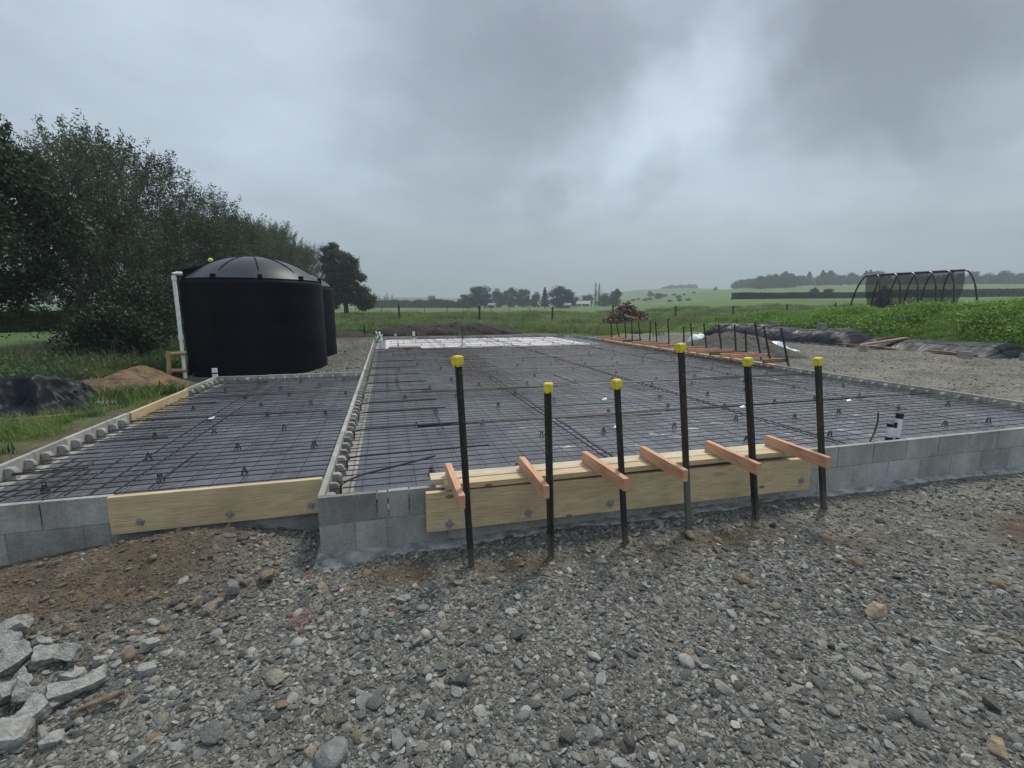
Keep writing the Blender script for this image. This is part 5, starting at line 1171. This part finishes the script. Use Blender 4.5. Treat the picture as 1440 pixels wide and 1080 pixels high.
def house(x, F, L, W, hh, label):
    u, v = at(x, F); e = empty('farmhouse', (u, v, h1(u, v)), -.6, label, 'house')
    mb = MB(); mb.box2((-L/2, -W/2, -.3), (L/2, W/2, hh)); mb.add([(-L/2, -W/2, hh), (-L/2, W/2, hh), (-L/2, 0, hh+W*.3), (L/2, -W/2, hh), (L/2, W/2, hh), (L/2, 0, hh+W*.3)], [(0, 2, 1), (3, 4, 5)]); mb.build('wall', 'housewall', e)
    rf = MB(); a = W/2+.4
    for s in (-1, 1):
        rf.add([(-L/2-.4, s*a, hh-.2), (L/2+.4, s*a, hh-.2), (L/2+.4, 0, hh+W*.3+.1), (-L/2-.4, 0, hh+W*.3+.1), (-L/2-.4, s*a, hh-.05), (L/2+.4, s*a, hh-.05), (L/2+.4, 0, hh+W*.3+.25), (-L/2-.4, 0, hh+W*.3+.25)], [(0, 1, 2, 3), (7, 6, 5, 4), (0, 4, 5, 1), (1, 5, 6, 2), (3, 7, 4, 0)])
    rf.build('roof', 'houseroof', e)
    for k in (-.3, .05, .32):
        m = MB(); m.box((L*k, -W/2-.02, hh*.55), (1.4, .06, 1.1)); m.build('window', 'window', e)
    return e
house(821, 230, 6, 4, 1.7, 'small pale farmhouse among the far trees behind the firewood heap')
house(798, 185, 2, 2, 1.3, 'tiny pale shed at the foot of the broad dark far tree')
house(692, 195, 2.4, 2, 1.4, 'tiny pale hut in front of the biggest far tree')
def tunnel():
    F = 27.0; a = D(1226, 389, F); b = D(1348, 381, F-.6); c0 = Vector((a.x, a.y, 0)); z0 = 1.15
    e = empty('netted_frame', (a.x, a.y, z0), 0, 'arched black pipe tunnel frame with sagging dark shade netting above the weedy bank', 'frame')
    d = (b-a); d.z = 0; L = d.length; d.normalize(); s = Vector((-d.y, d.x, 0)); top = 3.05-z0; hw = .85
    def W3(t, q, z): return d*t+s*q+Vector((0, 0, z))
    def arch(t, sg, flare): # from the flat top rail outward to the ground
        return [W3(t+flare*(i/8)**1.5, sg*(.42+hw*math.sin(i/8*1.45)), (top+.22*t/L)*math.cos(i/8*1.57)**.9 if i < 8 else -.35) for i in range(9)]
    N = 6
    for i in range(N):
        t = L*i/(N-1); fl = -.0 if 0 < i < N-1 else (-.30 if i == 0 else .28)
        for sg in (-1, 1):
            m = MB(); m.tube(arch(t, sg, fl), .045, 8); m.build('hoop', 'blackplastic', e, smooth=True)
        m = MB(); m.tube([W3(t, -.42, top+.22*t/L), W3(t, .42, top+.22*t/L)], .045, 8); m.build('crossbar', 'blackplastic', e, smooth=True)
    for sg in (-1, 1):
        m = MB(); m.tube([W3(-.05, sg*.42, top+.0), W3(L*.5, sg*.42, top+.11), W3(L+.08, sg*.42, top+.22)], .055, 8); m.build('top_rail', 'blackplastic', e, smooth=True)
    # netting: thin see-through weave hanging inside
    mt, nt, bs = newmat('black_shade_netting'); k = NB(nt); bs.inputs['Base Color'].default_value = (.008, .01, .01, 1)
    tr = k.n('ShaderNodeBsdfTransparent'); mx = k.n('ShaderNodeMixShader'); mx.inputs[0].default_value = .48; k.l(tr.outputs[0], mx.inputs[1]); k.l(bs.outputs[0], mx.inputs[2]); k.l(mx.outputs[0], nt.nodes['Material Output'].inputs['Surface'])
    M['net'] = mt
    n, m = 40, 14; vs = []; zz = []
    for sg in (-1, 1):
        for i in range(n+1):
            t = L*i/n
            for j in range(m+1):
                w = j/m; inset = .55*w*math.sin(min(1, w*1.2)*1.57); tt = inset+(L-2*inset)*i/n; q = sg*(.42+.35*math.sin(w*2.2)); zz_ = (top+.22*t/L)*(1-w)*1.0-.1*w+.03*math.sin(i*1.7+j)
                vs.append(W3(tt, q, zz_-.35*w))
    mb = MB(); o = (n+1)*(m+1)
    mb.add(vs, [(b_+i*(m+1)+j, b_+i*(m+1)+j+1, b_+(i+1)*(m+1)+j+1, b_+(i+1)*(m+1)+j) for b_ in (0, o) for i in range(n) for j in range(m)])
    for i in (0, n):   # end curtains
        base = len(mb.v); fs = []
        for j in range(m+1):
            mb.v += [tuple(vs[i*(m+1)+j]), tuple(vs[o+i*(m+1)+j])]; mb.tn += [1, 1]
        mb.f += [(base+2*j, base+2*j+1, base+2*j+3, base+2*j+2) for j in range(m)]
    mb.build('shade_netting', mt, e, smooth='all')
tunnel()
# white plastic tunnel roofs far right
a = at(1367, 105); b = at(1620, 100); mb = MB(); za = D(1367, 421, 105).z
p0 = Vector((*a, za-1)); p1 = Vector((*b, za-1)); d = (p1-p0).normalized(); s = Vector((-d.y, d.x, 0)); vs = []
for t in range(2):
    for i in range(9): w = i/8*math.pi; vs.append((p0 if t == 0 else p1)+s*2.4*math.cos(w)+Vector((0, 0, 1.25*math.sin(w))))
mb.add(vs, [(i, i+1, 9+i+1, 9+i) for i in range(8)]+[tuple(range(9)), tuple(range(17, 8, -1))]); tag(mb.build('plastic_tunnel', 'white_poly', smooth=True), 'long low white plastic crop tunnel before the shelter hedge', 'crop tunnel')

# ------------------------------------------------------------------ air
hz = MB(); hz.box2((-2900, -2900, -2.5), (2900, 2900, 175))
mt = bpy.data.materials.new('haze_air'); mt.use_nodes = True; nt = mt.node_tree; nt.nodes.clear(); k = NB(nt)
out = k.n('ShaderNodeOutputMaterial'); pv = k.n('ShaderNodeVolumePrincipled'); pv.inputs['Color'].default_value = (.58, .635, .72, 1); pv.inputs['Density'].default_value = .00105; pv.inputs['Anisotropy'].default_value = .2
k.l(pv.outputs[0], out.inputs['Volume']); o = hz.build('haze', mt); tag(o, kind='stuff', label='thin misty air over the paddocks', cat='haze')

# ------------------------------------------------------------------ sky, sun, camera
w = bpy.data.worlds.new('World'); bpy.context.scene.world = w; w.use_nodes = True; nt = w.node_tree; k = NB(nt); bg = nt.nodes['Background']
SUN_EL, SUN_AZ = R(58), R(44)
sky = k.n('ShaderNodeTexSky'); sky.sky_type = 'NISHITA'; sky.sun_disc = False; sky.sun_elevation = SUN_EL; sky.sun_rotation = SUN_AZ
tc = k.n('ShaderNodeTexCoord'); dirv = tc.outputs['Generated']
sp = k.n('ShaderNodeSeparateXYZ'); k.l(dirv, sp.inputs[0])
zc = k.math('ADD', k.math('MAXIMUM', sp.outputs[2], 0.0), .16)
cb = k.n('ShaderNodeCombineXYZ'); k.l(k.math('DIVIDE', sp.outputs[0], zc), cb.inputs[0]); k.l(k.math('DIVIDE', sp.outputs[1], zc), cb.inputs[1])
n1 = k.n('ShaderNodeTexNoise'); n1.inputs['Scale'].default_value = .9; n1.inputs['Detail'].default_value = 7; n1.inputs['Roughness'].default_value = .5; n1.inputs['Distortion'].default_value = .5; k.l(cb.outputs[0], n1.inputs['Vector'])
n2 = k.n('ShaderNodeTexNoise'); n2.inputs['Scale'].default_value = 2.6; n2.inputs['Detail'].default_value = 6; n2.inputs['Roughness'].default_value = .55; k.l(cb.outputs[0], n2.inputs['Vector'])
nw = k.n('ShaderNodeTexNoise'); nw.inputs['Scale'].default_value = 4.5; nw.inputs['Detail'].default_value = 9; nw.inputs['Roughness'].default_value = .62; k.l(dirv, nw.inputs['Vector'])
wv = k.n('ShaderNodeVectorMath', operation='SUBTRACT'); k.l(nw.outputs['Color'], wv.inputs[0]); wv.inputs[1].default_value = (.5, .5, .5)
ws = k.n('ShaderNodeVectorMath', operation='SCALE'); k.l(wv.outputs[0], ws.inputs[0]); ws.inputs['Scale'].default_value = .22
wa = k.n('ShaderNodeVectorMath', operation='ADD'); k.l(dirv, wa.inputs[0]); k.l(ws.outputs[0], wa.inputs[1])
wn = k.n('ShaderNodeVectorMath', operation='NORMALIZE'); k.l(wa.outputs[0], wn.inputs[0])
lum = k.math('ADD', .238, k.math('MULTIPLY', k.math('SUBTRACT', n1.outputs['Fac'], .5), .20))
lum = k.math('ADD', lum, k.math('MULTIPLY', k.math('SUBTRACT', n2.outputs['Fac'], .5), .17))
BLOBS = [(1050, 60, 4, .05), (1000, 115, 4.5, .06), (940, 165, 5, .07), (870, 205, 5, .06), (820, 240, 5, .03), (1190, 50, 9, -.14), (1330, 20, 9, -.11), (1270, 150, 9, -.07), (1420, 70, 5, .06), (1060, 300, 14, .06), (1200, 310, 12, .03), (1250, 230, 9, -.02), (620, 130, 10, -.06), (790, 110, 7, -.09), (880, 30, 8, -.065), (690, 40, 9, -.04), (130, 70, 20, .05), (400, 170, 14, .04), (500, 20, 12, -.02), (770, 288, 2.4, -.06), (795, 270, 1.6, -.05), (880, 275, 2.2, -.06), (925, 255, 2.0, -.06), (940, 215, 1.8, -.05), (830, 250, 1.6, -.05), (1300, 175, 2.2, -.05), (560, 340, 9, -.02)]
for x, y, rad, amt in BLOBS:
    fw, a, dn, du, dv = ray(x, y); d0 = Vector((du, dv, -dn)).normalized()
    dt = k.n('ShaderNodeVectorMath', operation='DOT_PRODUCT'); k.l(wn.outputs[0], dt.inputs[0]); dt.inputs[1].default_value = d0
    mr = k.n('ShaderNodeMapRange'); mr.interpolation_type = 'SMOOTHSTEP'; mr.inputs['From Min'].default_value = math.cos(R(rad*1.5)); mr.inputs['From Max'].default_value = 1.0; mr.inputs['To Min'].default_value = 0; mr.inputs['To Max'].default_value = amt
    k.l(dt.outputs['Value'], mr.inputs['Value']); lum = k.math('ADD', lum, mr.outputs[0])
for dv_, rad, amt in (((-.35, -.85, .45), 62, .22), ((0, -.2, 1), 40, .10)):      # fill light added in unseen sky, behind camera and overhead, lifting the front faces
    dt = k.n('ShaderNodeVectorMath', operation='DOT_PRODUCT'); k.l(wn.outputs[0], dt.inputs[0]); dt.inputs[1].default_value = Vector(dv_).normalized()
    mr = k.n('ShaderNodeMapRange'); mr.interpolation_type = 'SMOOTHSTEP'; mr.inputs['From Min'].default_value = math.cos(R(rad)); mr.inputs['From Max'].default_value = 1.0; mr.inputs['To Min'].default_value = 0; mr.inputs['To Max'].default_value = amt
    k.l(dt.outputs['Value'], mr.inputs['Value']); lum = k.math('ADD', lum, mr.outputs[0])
hzf = k.n('ShaderNodeMapRange'); hzf.interpolation_type = 'SMOOTHSTEP'; hzf.inputs['From Min'].default_value = 0.0; hzf.inputs['From Max'].default_value = .24; hzf.inputs['To Min'].default_value = -.105; hzf.inputs['To Max'].default_value = 0; k.l(sp.outputs[2], hzf.inputs['Value'])
lum = k.math('ADD', lum, hzf.outputs[0])
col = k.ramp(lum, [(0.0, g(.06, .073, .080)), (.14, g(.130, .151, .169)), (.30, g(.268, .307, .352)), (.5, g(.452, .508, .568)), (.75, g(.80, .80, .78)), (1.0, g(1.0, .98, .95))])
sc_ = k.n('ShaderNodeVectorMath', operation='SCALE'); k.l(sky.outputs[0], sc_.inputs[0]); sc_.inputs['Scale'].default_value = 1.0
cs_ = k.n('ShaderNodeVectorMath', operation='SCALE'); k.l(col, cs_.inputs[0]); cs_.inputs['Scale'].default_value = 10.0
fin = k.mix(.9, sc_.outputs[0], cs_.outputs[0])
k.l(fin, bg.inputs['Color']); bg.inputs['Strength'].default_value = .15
sl = bpy.data.lights.new('sun', 'SUN'); sl.energy = 2.3; sl.angle = R(12); sl.color = (1, .95, .86); so = bpy.data.objects.new('sun', sl); C.objects.link(so)
sd = Vector((math.sin(SUN_AZ)*math.cos(SUN_EL), math.cos(SUN_AZ)*math.cos(SUN_EL), math.sin(SUN_EL))); so.rotation_euler = sd.to_track_quat('Z', 'Y').to_euler(); so.location = (0, 0, 30)

cam = bpy.data.cameras.new('camera'); co = bpy.data.objects.new('camera', cam); C.objects.link(co); bpy.context.scene.camera = co
cam.sensor_width = 36; cam.lens = F0/1440*36; cam.clip_start = .05; cam.clip_end = 9000
co.location = (CX, CY, CZ); fwd = Vector((math.sin(YAW)*math.cos(TH), math.cos(YAW)*math.cos(TH), -math.sin(TH))); co.rotation_euler = fwd.to_track_quat('-Z', 'Y').to_euler()
s = bpy.context.scene; s.render.engine = 'CYCLES'; s.view_settings.view_transform = 'Standard'; s.view_settings.look = 'None'; s.view_settings.exposure = .58; s.view_settings.gamma = 1
s.cycles.use_denoising = True; s.cycles.max_bounces = 6; s.cycles.diffuse_bounces = 3; s.cycles.volume_bounces = 2; s.cycles.transparent_max_bounces = 12
